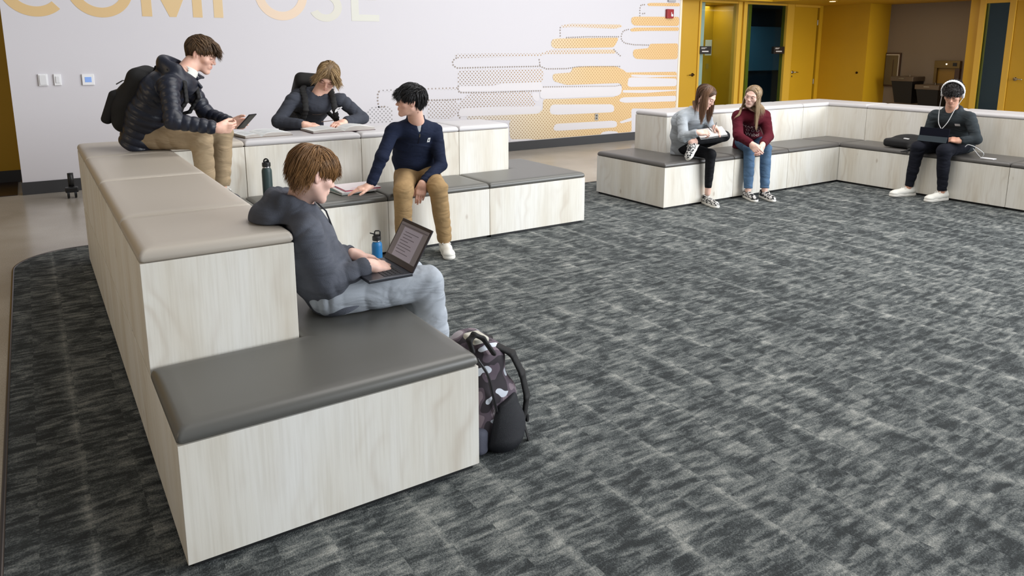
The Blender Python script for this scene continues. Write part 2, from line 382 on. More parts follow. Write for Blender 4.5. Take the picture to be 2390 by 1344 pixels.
# ------------------------------------------------------------------ mural of stacked books (flat vinyl on the wall, wall x,z metres)
DOTS = {'d1': [(3.467, 0.706), (3.55, 0.759), (3.848, 0.752), (3.852, 0.533), (3.471, 0.544)],
 'd1b': [(4.377, 0.803), (4.843, 0.811), (4.851, 0.631), (4.757, 0.544), (4.372, 0.558)],
 'd1c': [(4.936, 0.791), (5.043, 0.889), (6.118, 0.892), (6.171, 0.765), (6.212, 0.655), (4.993, 0.676), (4.852, 0.642), (4.853, 0.754)],
 'd2': [(4.872, 1.197), (4.93, 1.22), (6.328, 1.219), (6.355, 1.171), (6.343, 1.015), (5.604, 1.017), (5.455, 0.988), (4.869, 1.0), (4.854, 1.077)],
 'd3': [(4.814, 1.444), (5.482, 1.449), (6.299, 1.446), (6.486, 1.503), (7.747, 1.501), (7.795, 1.439), (6.352, 1.429), (6.273, 1.403), (5.482, 1.396), (4.864, 1.385), (4.829, 1.397)],
 'd4': [(6.671, 1.862), (6.836, 1.893), (7.87, 1.895), (7.917, 1.866), (7.766, 1.83), (6.893, 1.844), (6.685, 1.833)],
 'd5': [(4.305, 0.983), (4.857, 0.986), (4.868, 0.946), (4.315, 0.957)],
 'd6': [(3.66, 0.977), (3.887, 0.985), (3.865, 0.948), (3.7, 0.953)]}
GOLD = {'g1': [(6.485, 1.6), (6.511, 1.653), (6.619, 1.669), (7.847, 1.69), (7.746, 1.535), (6.567, 1.518), (6.499, 1.546)],
 'g2': [(6.518, 1.135), (6.878, 1.151), (6.905, 1.227), (7.191, 1.246), (7.787, 1.238), (7.975, 1.166), (8.023, 1.13), (9.201, 1.121), (9.217, 0.626), (9.218, 0.476), (8.158, 0.535), (8.184, 0.064), (6.203, 0.083), (6.122, 0.155), (5.742, 0.181), (5.729, 0.462), (6.12, 0.528), (6.347, 0.583), (6.345, 0.758), (6.633, 0.748), (7.804, 0.739), (7.954, 0.886), (7.889, 0.962), (6.797, 0.96), (6.533, 1.026)],
 'g3': [(8.098, 2.005), (8.159, 2.027), (9.235, 2.046), (9.234, 1.893), (8.165, 1.886), (8.101, 1.926)],
 'g4': [(8.074, 1.822), (8.166, 1.853), (9.232, 1.873), (9.232, 1.813), (8.391, 1.803), (8.106, 1.788)],
 'g5': [(8.166, 1.5), (8.501, 1.523), (8.53, 1.594), (9.217, 1.603), (9.223, 1.336), (8.575, 1.334), (8.219, 1.349), (8.154, 1.408)],
 'g6': [(8.435, 2.236), (8.498, 2.256), (9.235, 2.275), (9.231, 2.22), (8.468, 2.205)],
 'g7': [(5.016, 0.634), (6.307, 0.596), (6.308, 0.453), (5.781, 0.463), (4.991, 0.518)]}
WHITE = {'w1': [(4.88, 0.992), (5.455, 0.98), (5.579, 1.014), (6.316, 1.016), (6.336, 0.911), (6.317, 0.895), (5.332, 0.909), (4.903, 0.914), (4.868, 0.946)],
 'w2': [(6.29, 0.93), (6.411, 0.937), (7.891, 0.93), (7.939, 0.886), (7.927, 0.793), (7.85, 0.753), (6.633, 0.759), (6.359, 0.758), (6.283, 0.783)],
 'w3': [(4.875, 0.661), (4.97, 0.683), (6.279, 0.656), (6.306, 0.64), (6.293, 0.552), (6.226, 0.54), (5.329, 0.554), (4.897, 0.564), (4.862, 0.59)],
 'w4': [(6.496, 0.653), (6.551, 0.667), (7.716, 0.623), (7.779, 0.587), (7.782, 0.505), (7.72, 0.491), (6.637, 0.503), (6.498, 0.521), (6.47, 0.577)],
 'w5': [(6.569, 0.354), (6.639, 0.364), (7.756, 0.353), (7.85, 0.329), (7.853, 0.253), (7.791, 0.237), (6.612, 0.253), (6.543, 0.273)],
 'w6': [(7.914, 0.711), (7.992, 0.725), (9.211, 0.71), (9.21, 0.613), (7.995, 0.635), (7.885, 0.665)],
 'w7': [(8.074, 1.035), (8.137, 1.05), (9.201, 1.003), (9.202, 0.874), (8.112, 0.891), (8.054, 0.918)],
 'w8': [(7.489, 0.086), (7.547, 0.177), (7.669, 0.188), (7.84, 0.17), (7.89, 0.095)],
 'w9': [(7.897, 0.322), (8.171, 0.384), (8.173, 0.326), (7.945, 0.295)],
 'w10': [(7.956, 0.844), (9.205, 0.812), (9.206, 0.795), (8.438, 0.781), (7.958, 0.804)],
 'w11': [(5.742, 0.137), (5.742, 0.176), (6.122, 0.159), (6.203, 0.083)],
 'w12': [(6.131, 0.853), (6.272, 0.859), (6.278, 0.739), (6.212, 0.724), (6.158, 0.765)],
 'w13': [(8.135, 1.093), (9.198, 1.057), (9.199, 1.042), (8.426, 1.039), (8.136, 1.06)]}
LINES = {'l1': [(3.652, 0.755), (3.64, 0.841), (3.648, 0.945), (3.684, 0.973)],
 'l2': [(4.841, 1.387), (4.79, 1.357), (4.78, 1.318), (4.797, 1.278), (4.861, 1.249), (5.456, 1.253), (6.247, 1.254), (6.287, 1.279), (6.268, 1.354)],
 'l3': [(6.287, 1.254), (6.408, 1.213), (6.793, 1.212), (7.018, 1.237), (7.88, 1.23)],
 'l4': [(6.66, 1.708), (6.655, 1.826), (6.685, 1.858)],
 'l5': [(6.784, 1.683), (7.179, 1.699), (7.862, 1.704)],
 'l6': [(8.043, 1.822), (7.935, 1.798), (7.892, 1.729), (7.901, 1.65), (7.974, 1.604), (8.178, 1.577), (8.498, 1.573)],
 'l7': [(8.284, 2.044), (8.279, 2.158), (8.302, 2.216), (8.403, 2.226)],
 'l8': [(3.652, 0.755), (3.755, 0.756)],
 'l9': [(4.869, 0.996), (4.861, 0.946), (4.884, 0.905), (5.332, 0.89), (6.317, 0.886)],
 'l10': [(6.357, 0.941), (7.798, 0.914), (7.922, 0.929)],
 'l11': [(4.885, 0.548), (4.851, 0.591), (4.863, 0.641)],
 'l12': [(4.377, 0.783), (4.4, 0.816), (4.762, 0.808), (4.924, 0.812)],
 'l13': [(7.747, 1.501), (7.826, 1.439), (7.889, 1.398)],
 'l14': [(8.346, 2.08), (8.426, 2.088)]}
def dot_mat(name, gold):
    m, nt, b = new_mat(name); L = nt.links
    tc = nt.nodes.new('ShaderNodeTexCoord'); sx = nt.nodes.new('ShaderNodeSeparateXYZ'); L.new(tc.outputs['Object'], sx.inputs[0])
    k = 2*PI/.056
    a = math_n(nt, 'COSINE', math_n(nt, 'MULTIPLY', sx.outputs[0], k)); c = math_n(nt, 'COSINE', math_n(nt, 'MULTIPLY', sx.outputs[2], k))
    pr = math_n(nt, 'MULTIPLY', a, c)
    mr = node(nt, 'ShaderNodeMapRange', i1=.28, i2=.44, i3=0.0, i4=1.0); L.new(pr, mr.inputs[0])
    gx = node(nt, 'ShaderNodeMapRange', i1=3.4-6.3, i2=9.0-6.3, i3=0.0, i4=1.0); L.new(sx.outputs[0], gx.inputs[0])
    dotc = ramp(nt, gx.outputs[0], [(0, lin(158, 158, 162)), (.3, lin(158, 140, 124)), (.55, lin(182, 150, 112)), (.75, lin(198, 158, 112)), (1, lin(206, 160, 106))])
    if gold: bg = ramp(nt, gx.outputs[0], [(.25, lin(208, 205, 206)), (.48, lin(220, 205, 178)), (.68, lin(220, 192, 146)), (1, lin(222, 186, 134))])
    else: bg = ramp(nt, gx.outputs[0], [(.5, lin(211, 208, 213)), (.8, lin(216, 198, 172))])
    L.new(mixc(nt, mr.outputs[0], bg, dotc), b.inputs['Base Color']); b.inputs['Roughness'].default_value = .65; b.inputs['Specular IOR Level'].default_value = .3
    return m
def smooth_poly(P, r=.02):
    out = []
    n = len(P)
    for i in range(n):
        a, b, c = np.array(P[i-1]), np.array(P[i]), np.array(P[(i+1) % n])
        d1 = a-b; d2 = c-b; l1 = np.linalg.norm(d1); l2 = np.linalg.norm(d2); q = min(r, .45*l1, .45*l2)
        p1 = b+d1/l1*q; p2 = b+d2/l2*q
        for t in (0, .33, .66, 1): out.append(tuple((1-t)**2*p1+2*t*(1-t)*b+t*t*p2))
    return out
mu = thing('wall_mural', (6.3, YW, .3), 'halftone dotted mural of stacked books in grey, tan and gold on the white wall', 'mural')
def vinyl(name, D, m, yy, label):
    bm = bmesh.new()
    for i_, (k, P) in enumerate(D.items()):
        Q = smooth_poly([(min(x, 9.19), max(z, .14)) for x, z in P], .05)
        q = [bm.verts.new((x, yy+.00005*i_, z)) for x, z in Q]
        bm.faces.new(q)
    o = from_bm(name, bm, m, mu)
    return tag(o, label)
vinyl('dotted_bands', DOTS, dot_mat('dotted_vinyl', False), YW-.0014, 'sparse grey dotted bands')
vinyl('gold_bands', GOLD, dot_mat('gold_dotted_vinyl', True), YW-.0026, 'dense gold dotted bands')
vinyl('white_bars', WHITE, mat('white_vinyl', (216, 212, 215), .65), YW-.0040, 'white page bars')
bm = bmesh.new()
for k, P in LINES.items():
    P = [np.array(p) for p in P]; carry = 0.0
    for a, b in zip(P, P[1:]):
        l = np.linalg.norm(b-a); t = carry
        while t < l:
            c = a+(b-a)*t/l; q = []
            for j in range(8): q.append(bm.verts.new((min(c[0], 9.2)+.0115*math.cos(j*PI/4), YW-.0046, c[1]+.0115*math.sin(j*PI/4))))
            bm.faces.new(q); t += .042
        carry = t-l
o = from_bm('dotted_outlines', bm, mat('dot_grey', (150, 138, 128), .65), mu); tag(o, 'thin dotted outlines'); o['kind'] = 'stuff'

# ------------------------------------------------------------------ yellow bay on the right
SZ = 2.345
boxo('wall_right_back', 9.235, 9.72, YW+.02, YW+.14, SZ-.02, 4.6, YEL)['kind'] = 'structure'
boxo('wall_bulkhead', 9.235, 14.6, 6.75, 7.25, SZ+.10, 4.6, YEL)['kind'] = 'structure'
# ceiling of the bay
o = boxo('ceiling', 11.2, 15.2, 2.0, 7.2, SZ, SZ+.09, YEL); o['kind'] = 'structure'
o = boxo('ceiling_2', 9.24, 11.2, 6.75, 8.9, SZ, SZ+.09, YEL); o['kind'] = 'structure'; o.name = 'ceiling_back'
DF = YW+.03
def lever(x, y, z, d, parent, m=METAL, side='y'):
    """lever handle, d = +1/-1 direction of the lever along the wall; parent door"""
    bm = bmesh.new()
    if side == 'y':
        lathe(bm, (x, y-.006, z), [(.030, -.006), (.030, .006)], 18, 1); tube(bm, [(x, y-.006, z), (x, y-.05, z)], .010, 8)
        tube(bm, [(x, y-.05, z), (x+d*.05, y-.052, z+.002), (x+d*.12, y-.05, z-.004)], [.010, .0095, .008], 8)
    else:
        lathe(bm, (x-.006, y, z), [(.030, -.006), (.030, .006)], 18, 0); tube(bm, [(x-.006, y, z), (x-.05, y, z)], .010, 8)
        tube(bm, [(x-.05, y, z), (x-.052, y+d*.05, z+.002), (x-.05, y+d*.12, z-.004)], [.010, .0095, .008], 8)
    return from_bm('handle', bm, m, parent, smooth=True)
def hinge(x, y, z, parent):
    bm = bmesh.new(); tube(bm, [(x, y, z-.05), (x, y, z+.05)], .008, 8); return from_bm('hinge', bm, METAL, parent)
# door 1 (leaf at the left), its glass sidelight and frame
d1 = tag(thing('door_1', (9.48, DF, 0), 'yellow door leaf beside the white mural wall with dark lever handle', None), kind='structure')
boxo('door_leaf', 9.25, 9.70, DF, DF+.045, .005, SZ, YEL, d1, .003)
lever(9.60, DF, 1.06, -1, d1, mat('dark_bronze', (62, 45, 35), .35, metal=.9))
boxo('trim_3', 9.70, 9.745, DF-.02, DF+.10, 0, SZ, YELD)['kind'] = 'structure'
GL = None
def glass_mat(tint=(1, 1, 1, 1)):
    m, nt, b = new_mat('window_glass'); nt.nodes.remove(b)
    g = nt.nodes.new('ShaderNodeBsdfGlossy'); g.inputs['Roughness'].default_value = .02
    t = nt.nodes.new('ShaderNodeBsdfTransparent'); t.inputs[0].default_value = tint
    f = nt.nodes.new('ShaderNodeLayerWeight'); f.inputs[0].default_value = .12
    mx = nt.nodes.new('ShaderNodeMixShader'); nt.links.new(f.outputs[0], mx.inputs[0]); nt.links.new(t.outputs[0], mx.inputs[1]); nt.links.new(g.outputs[0], mx.inputs[2])
    nt.links.new(mx.outputs[0], nt.nodes['Material Output'].inputs[0]); return m
GL = glass_mat((.86, .93, .92, 1))
w1 = tag(bpy.data.objects.new('window_1', None), 'clear glass sidelight with a yellow room behind it', kind='structure'); COL.objects.link(w1); w1.location = (10.2, DF, 0)
boxo('glass_pane', 9.745, 10.70, DF+.03, DF+.038, .05, SZ-.03, GL, w1)
boxo('sill_rail', 9.745, 10.70, DF, DF+.07, 0, .05, YELD, w1)
boxo('head_rail', 9.745, 10.70, DF-.01, DF+.08, SZ-.03, SZ, YELD, w1)
for nme, a, b2 in (('trim_4', 10.70, 10.80), ('trim_5', 10.85, 10.945)): boxo(nme, a, b2, DF-.02, DF+.10, 0, SZ, YELD)['kind'] = 'structure'
boxo('trim_6', 10.80, 10.85, DF+.01, DF+.09, 0, SZ, YEL)['kind'] = 'structure'
GL2 = glass_mat((.62, .78, .84, 1))
w2 = tag(bpy.data.objects.new('window_2', None), 'dark tinted glass pane of the unlit room', kind='structure'); COL.objects.link(w2); w2.location = (11.5, DF, 0)
boxo('glass_pane', 10.945, 12.10, DF+.03, DF+.038, .02, SZ-.03, GL2, w2)
boxo('head_rail', 10.945, 12.10, DF-.01, DF+.08, SZ-.03, SZ, YELD, w2)
boxo('trim_7', 12.10, 12.31, DF-.02, DF+.10, 0, SZ, YELD)['kind'] = 'structure'
d2 = tag(thing('door_2', (12.7, DF, 0), 'yellow door with silver lever handle left of the inner corner', None), kind='structure')
boxo('door_leaf', 12.315, 13.07, DF, DF+.045, .005, SZ-.04, YEL, d2, .003)
lever(12.39, DF, 1.055, 1, d2)
for z in (2.02, .86, .25): hinge(13.082, DF-.004, z, d2)
bm = bmesh.new(); lathe(bm, (12.385, DF-.003, .975), [(.017, -.004), (.017, .004)], 14, 1); from_bm('lock_cylinder', bm, METAL, d2)
boxo('trim_8', 13.095, 13.2, DF-.03, DF+.10, 0, SZ, YEL)['kind'] = 'structure'
boxo('trim_9', 12.31, 13.095, DF-.03, DF+.10, SZ-.04, SZ, YELD)['kind'] = 'structure'
# room behind sidelight 1 and behind dark glass
boxo('wall_office_back', 9.3, 12.9, 8.9, 9.0, 0, 2.5, YEL)['kind'] = 'structure'
boxo('wall_office_side', 9.9, 10.0, 7.25, 8.9, 0, 2.5, mat('pale_grey_wall', (176, 178, 170), .7))['kind'] = 'structure'
boxo('wall_office_near', 11.18, 11.26, 7.25, 8.15, 0, 2.4, YEL)['kind'] = 'structure'
boxo('wall_office_partition', 10.6, 11.26, 8.10, 8.16, 0, 2.4, YEL)['kind'] = 'structure'
pn = tag(thing('notice_sheet', (10.95, 8.09, 1.5), 'white paper sheet taped up inside the yellow office', 'notice'), None)
boxo('paper', 10.98+.42-.42, 11.16, 8.093, 8.099, 1.38, 1.68, mat('paper_white', (226, 224, 206), .8), pn)
o = boxo('office_switch', 11.02, 11.09, 8.085, 8.099, 1.12, 1.22, mat('tan_plate', (170, 140, 60), .4), origin=(11.05, 8.09, 1.17)); tag(o, 'small tan switch plate below the white paper in the yellow office', 'light switch')
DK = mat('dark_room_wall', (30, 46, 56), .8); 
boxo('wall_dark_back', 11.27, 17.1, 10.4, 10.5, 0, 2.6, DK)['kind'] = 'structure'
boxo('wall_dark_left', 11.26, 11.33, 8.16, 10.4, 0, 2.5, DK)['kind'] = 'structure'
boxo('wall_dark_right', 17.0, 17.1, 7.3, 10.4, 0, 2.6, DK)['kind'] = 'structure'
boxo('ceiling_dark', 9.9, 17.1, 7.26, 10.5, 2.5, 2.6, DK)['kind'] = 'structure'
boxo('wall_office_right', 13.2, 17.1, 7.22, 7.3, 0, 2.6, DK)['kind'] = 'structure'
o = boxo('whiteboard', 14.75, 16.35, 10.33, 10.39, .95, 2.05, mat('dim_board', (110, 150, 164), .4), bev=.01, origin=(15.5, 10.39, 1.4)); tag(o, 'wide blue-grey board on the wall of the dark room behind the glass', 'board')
for i, (x, y) in enumerate(((12.3, 8.5), (13.2, 9.1))):
    t = thing('office_chair', (x, y, 0), 'dark office chair nearer the glass in the unlit room' if i == 0 else 'dark office chair farther back in the unlit room', 'chair')
    CH = mat('dark_chair_fabric', (24, 26, 32), .8)
    boxo('seat', x-.23, x+.23, y-.22, y+.22, .42, .50, CH, t, .03, 3); boxo('backrest', x-.22, x+.22, y+.18, y+.25, .55, 1.05, CH, t, .03, 3)
    bm = bmesh.new(); tube(bm, [(x, y, .06), (x, y, .42)], .025, 10); tube(bm, [(x, y+.21, .46), (x, y+.23, .6)], .02, 8); from_bm('post', bm, BLACK, t)
    bm = bmesh.new()
    for k in range(5): tube(bm, [(x, y, .08), (x+.26*math.cos(k*PI*.4), y+.26*math.sin(k*PI*.4), .04)], .018, 6)
    from_bm('base', bm, BLACK, t)
# signs on the glass
SG = mat('sign_black', (26, 22, 22), .4); SGT = mat('sign_grey_text', (205, 200, 196), .5)
for i, (x0, x1, z0, z1) in enumerate(((9.735, 10.02, 1.42, 1.555), (11.76, 12.06, 1.415, 1.55))):
    t = thing('room_sign', ((x0+x1)/2, DF-.01, z0), ['black room sign on the glass between the door beside the mural and the yellow office', 'black room sign on the dark glass next to the second door'][i], 'sign')
    boxo('sign_plate', x0, x1, DF-.032, DF-.022 if i == 0 else DF+.03, z0, z1, SG, t, .002)
    boxo('name_strip', x0+.05, x1-.07, DF-.034, DF-.032, z0+.035, z0+.055, SGT, t)
    bm = bmesh.new()
    for k, (a, b2, zz) in enumerate(((.03, .15, .104), (.03, .13, .088))):
        xx = x0+a
        while xx < x0+b2:
            wd = .007+.004*((k*7+int(xx*1000)) % 3); add_box(bm, xx, xx+wd, DF-.0335, DF-.032, z0+zz, z0+zz+.009); xx += wd+.004
    o = from_bm('small_lettering', bm, SGT, t)
# wall B, its return, and the greige recess with drinking fountains
boxo('wall_right', 13.2, 13.9, 6.09, 7.2, 0, SZ, YEL)['kind'] = 'structure'
bm = bmesh.new(); lathe(bm, (13.195, 6.25, 1.055), [(.022, -.006), (.022, .006)], 16, 0)
o = from_bm('door_stop', bm, mat('dark_bronze', (62, 45, 35)), origin=(13.2, 6.25, 1.05)); tag(o, 'small round bronze stop on the plain yellow wall', 'door stop')
boxo('wall_recess', 13.9, 14.0, 4.3, 6.2, 0, SZ, GREI)['kind'] = 'structure'
boxo('wall_recess_side', 13.2, 14.0, 4.14, 4.30, 0, SZ, YEL)['kind'] = 'structure'
for nme, a, b2 in (('trim_10', 4.055, 4.14), ('trim_11', 3.60, 3.69)): boxo(nme, 13.17, 13.32, a, b2, 0, SZ, YELD)['kind'] = 'structure'
w3 = tag(bpy.data.objects.new('window_3', None), 'tall narrow dark sidelight glass at the right', kind='structure'); COL.objects.link(w3); w3.location = (13.2, 3.87, 0)
boxo('glass_pane', 13.21, 13.218, 3.69, 4.055, .02, 2.25, GL2, w3)
boxo('head_rail', 13.18, 13.30, 3.69, 4.055, 2.25, SZ, YELD, w3)
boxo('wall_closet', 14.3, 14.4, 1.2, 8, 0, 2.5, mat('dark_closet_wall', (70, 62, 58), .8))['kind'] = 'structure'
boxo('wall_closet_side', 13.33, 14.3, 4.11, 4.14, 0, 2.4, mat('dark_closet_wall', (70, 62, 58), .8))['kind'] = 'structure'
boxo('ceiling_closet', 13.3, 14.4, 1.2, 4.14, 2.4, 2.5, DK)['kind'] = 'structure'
d3 = tag(thing('door_3', (13.2, 3.2, 0), 'yellow door with silver lever handle at the right edge of the picture', None), kind='structure')
boxo('door_leaf', 13.2, 13.245, 2.70, 3.595, .005, 2.27, YEL, d3, .003)
lever(13.2, 3.49, 1.03, -1, d3, METAL, 'x')
boxo('wall_far_right', 13.2, 13.35, 1.2, 2.70, 0, SZ, YEL)['kind'] = 'structure'
boxo('trim_12', 13.2, 13.30, 2.70, 3.60, 2.27, SZ, YELD)['kind'] = 'structure'
# framed display case
t = thing('display_frame', (13.88, 5.95, .79), 'dark framed glass cabinet on the greige wall left of the drinking fountains', 'cabinet')
boxo('frame_box', 13.86, 13.9, 5.79, 6.085, .79, 1.43, mat('bronze_frame', (70, 48, 34), .4), t, .004)
boxo('inner_rim', 13.852, 13.862, 5.81, 6.07, .82, 1.405, mat('silver_rim', (200, 190, 175), .35), t)
boxo('door_panel', 13.845, 13.853, 5.825, 6.07, .82, 1.385, mat('cabinet_panel', (96, 84, 62), .25), t)
boxo('pull', 13.838, 13.846, 5.91, 5.92, .95, 1.30, mat('bronze_frame', (70, 48, 34)), t)
# bottle filler
BR = mat('fountain_bronze', (112, 92, 52), .35, metal=.5); BK = mat('fountain_black', (14, 11, 12), .5)
t = thing('bottle_filler', (13.85, 4.9, .7), 'bronze bottle filling station recessed in the greige wall', 'bottle filler')
bm = bmesh.new()
add_box(bm, 13.82, 13.9, 4.67, 5.12, 1.16, 1.295, .006); from_bm('upper_housing', bm, BR, t)
boxo('side_panel', 13.83, 13.9, 5.07, 5.12, .88, 1.16, BR, t); boxo('side_panel', 13.83, 13.9, 4.67, 4.75, .88, 1.16, mat('bronze_frame', (70, 48, 34)), t)
boxo('alcove_back', 13.885, 13.9, 4.75, 5.07, .88, 1.16, mat('alcove_gold', (140, 105, 30), .35), t)
boxo('dark_window', 13.816, 13.822, 4.72, 4.79, 1.20, 1.26, BK, t)
bm = bmesh.new(); lathe(bm, (13.815, 4.90, 1.235), [(.012, -.004), (.012, .004)], 14, 0); from_bm('indicator_lamp', bm, mat('lamp_white', (255, 240, 210), .4, emit=2.5), t)
def fountain(y0, y1, zt, label):
    t = thing('drinking_fountain', (13.7, (y0+y1)/2, zt-.5), label, 'drinking fountain')
    boxo('basin', 13.48, 13.9, y0, y1, zt-.09, zt, mat('fountain_steel', (98, 84, 70), .3, metal=.4), t, .012)
    bm = bmesh.new()
    for z, i in ((zt-.50, .05), (zt-.09, .02)): pass
    vs = [bm.verts.new(p) for p in ((13.6, y0+.06, zt-.5), (13.9, y0+.06, zt-.5), (13.9, y1-.06, zt-.5), (13.6, y1-.06, zt-.5), (13.5, y0+.02, zt-.09), (13.9, y0+.02, zt-.09), (13.9, y1-.02, zt-.09), (13.5, y1-.02, zt-.09))]
    for f in ((3, 2, 1, 0), (4, 5, 6, 7), (0, 1, 5, 4), (1, 2, 6, 5), (2, 3, 7, 6), (3, 0, 4, 7)): bm.faces.new([vs[i] for i in f])
    from_bm('skirt', bm, BK, t)
    bm = bmesh.new(); ym = (y0+y1)/2; tube(bm, [(13.62, ym-.08, zt), (13.62, ym-.08, zt+.035), (13.60, ym-.05, zt+.05)], .010, 8); from_bm('spout', bm, METAL, t)
    boxo('push_bar', 13.474, 13.482, ym-.05, ym+.05, zt-.045, zt-.03, METAL, t)
fountain(5.30, 5.74, 1.0, 'higher dark drinking fountain on the greige wall, left of the pair')
fountain(4.82, 5.26, .865, 'lower dark drinking fountain behind the headphones, right of the pair')
# recessed downlight
t = thing('downlight', (11.9, 6.1, SZ-.005), 'small round recessed lamp in the yellow soffit', 'ceiling lamp')
bm = bmesh.new(); lathe(bm, (11.9, 6.02, SZ-.004), [(.085, -.004), (.085, .004)], 24); from_bm('trim_ring', bm, YELD, t)
bm = bmesh.new(); lathe(bm, (11.9, 6.02, SZ-.009), [(.05, -.003), (.05, .003)], 24); from_bm('lens', bm, mat('lamp_warm', (255, 225, 170), .4, emit=3), t)
# ------------------------------------------------------------------ tiered lounge seating
LT = mat('taupe_vinyl', (186, 177, 165), .38, bump=.06, bscale=900, spec=.45)
LG = mat('light_grey_vinyl', (200, 197, 198), .36, bump=.06, bscale=900, spec=.45)
DG = mat('charcoal_vinyl', (97, 96, 92), .36, bump=.06, bscale=900, spec=.5)
PL = mat('plinth_black', (20, 20, 22), .6)
H1, H2, CT = .413, .824, .047
def inset(poly, d):
    n = len(poly); out = []
    for i in range(n):
        a, b, c = [np.array(poly[(i+k) % n]) for k in (-1, 0, 1)]
        e1 = (b-a)/np.linalg.norm(b-a); e2 = (c-b)/np.linalg.norm(c-b)
        out.append(tuple(b+d*(np.array([-e1[1], e1[0]])+np.array([-e2[1], e2[0]]))))
    return out
def rounded(poly, d, r=.012):
    P = inset(poly, d); n = len(P); out = []
    for i in range(n):
        a, b, c = [np.array(P[(i+k) % n]) for k in (-1, 0, 1)]
        e1 = (b-a)/np.linalg.norm(b-a); e2 = (c-b)/np.linalg.norm(c-b)
        cr = e1[0]*e2[1]-e1[1]*e2[0]; rr = r+d*.35 if cr > 0 else .002
        for t in (0, .2, .4, .6, .8, 1): out.append(tuple((1-t)**2*(b-e1*rr)+2*t*(1-t)*b+t*t*(b+e2*rr)))
    return out
def unit(kind, box, cushion, label, group, cm):
    x0, x1, y0, y1 = (min(p[0] for p in box), max(p[0] for p in box), min(p[1] for p in box), max(p[1] for p in box))
    z0, z1 = (.0, H1) if kind == 'seat' else (H1, H2)
    t = thing('seat_block' if kind == 'seat' else 'upper_tier_block', ((x0+x1)/2, (y0+y1)/2, z0), label, 'bench seat' if kind == 'seat' else 'bench block', group)
    zb = .022 if kind == 'seat' else z0+.002
    bm = bmesh.new(); prism_xy(bm, inset(box, .0022), zb+.006, z1-.001)
    bmesh.ops.bevel(bm, geom=list(bm.edges), offset=.0012, segments=1, affect='EDGES')
    from_bm('cabinet_box', bm, WOOD, t)
    if kind == 'seat':
        bm = bmesh.new(); prism_xy(bm, inset(box, .02), .007, .03); from_bm('plinth', bm, PL, t)
    prof = [(.006, .0015), (.0, .010), (0, CT-.028), (.0025, CT-.018), (.008, CT-.009), (.016, CT-.003), (.028, CT), (.06, CT+.0015)]
    rings = []; bm = bmesh.new()
    for dd, zz in prof: rings.append([bm.verts.new((x, y, z1+zz)) for x, y in rounded(cushion, dd+.0015)])
    n = len(rings[0])
    for A, B in zip(rings, rings[1:]):
        for k in range(n): bm.faces.new((A[k], A[(k+1) % n], B[(k+1) % n], B[k]))
    bm.faces.new(rings[-1]); bm.faces.new(rings[0][::-1])
    c = from_bm('cushion', bm, cm, t)
    c.data.polygons.foreach_set('use_smooth', [len(p.vertices) == 4 for p in c.data.polygons])
    return t
R4 = lambda x0, x1, y0, y1: [(x0, y0), (x1, y0), (x1, y1), (x0, y1)]
U, D, Wd, Y1, Y2, YB = .5213, .5226, 1.005, 2.844, 3.377, 3.86
gl = 'seat blocks of the left seating group'; gu = 'upper tier blocks of the left seating group'
unit('seat', R4(0, Wd, 0, 1.06), [(0, 0), (Wd, 0), (Wd, 1.06), (U, 1.06), (U, D), (0, D)], 'pale wood seat block with charcoal cushion at the near end, closest to the camera', gl, DG)
unit('seat', R4(0, Wd, 1.06, 2.08), R4(U, Wd, 1.06, 2.08), 'charcoal-cushioned seat block behind the boy with the laptop, with the blue bottle on it', gl, DG)
unit('seat', R4(0, Wd, 2.08, Y1), R4(U, Wd, 2.08, Y1), 'charcoal-cushioned seat block just before the inner corner of the left seating group', gl, DG)
unit('seat', R4(0, Wd, Y1, YB), R4(U, Wd, Y1, Y2), 'charcoal-cushioned corner seat block under the feet of the boy in the puffer jacket', gl, DG)
unit('seat', R4(Wd, 1.908, Y1, YB), R4(Wd, 1.908, Y1, Y2), 'charcoal-cushioned seat block under the green bottle and the notebooks', gl, DG)
unit('seat', R4(1.908, 2.793, Y1, YB), R4(1.908, 2.793, Y1, Y2), 'charcoal-cushioned seat block the boy in the navy pullover sits on', gl, DG)
unit('seat', R4(2.793, 3.778, Y1, YB), [(2.793, Y1), (3.778, Y1), (3.778, YB), (3.322, YB), (3.322, Y2), (2.793, Y2)], 'empty charcoal-cushioned seat block at the right end of the left seating group', gl, DG)
unit('upper', R4(0, U, D, 1.10), R4(0, U, D, 1.10), 'short taupe-cushioned upper block at the near end beside the laptop boy', gu, LT)
unit('upper', R4(0, U, 1.10, 2.07), R4(0, U, 1.10, 2.07), 'taupe-cushioned upper block second from the near end of the left row', gu, LT)
unit('upper', R4(0, U, 2.07, 3.05), R4(0, U, 2.07, 3.05), 'taupe-cushioned upper block just before the seated boy in the puffer jacket', gu, LT)
unit('upper', [(0, 3.05), (U, 3.05), (U, Y2), (1.03, Y2), (1.03, YB), (0, YB)], [(0, 3.05), (U, 3.05), (U, Y2), (1.03, Y2), (1.03, YB), (0, YB)], 'taupe corner upper block the boy in the puffer jacket sits on', gu, LT)
unit('upper', R4(1.03, 1.926, Y2, YB), R4(1.03, 1.926, Y2, YB), 'upper block with open books lying on its cushion', gu, LG)
unit('upper', R4(1.926, 2.813, Y2, YB), R4(1.926, 2.813, Y2, YB), 'light-cushioned upper block behind the boy in the navy pullover', gu, LG)
unit('upper', R4(2.813, 3.322, Y2, YB), R4(2.813, 3.322, Y2, YB), 'short light-cushioned upper block at the right end of the left seating group', gu, LG)
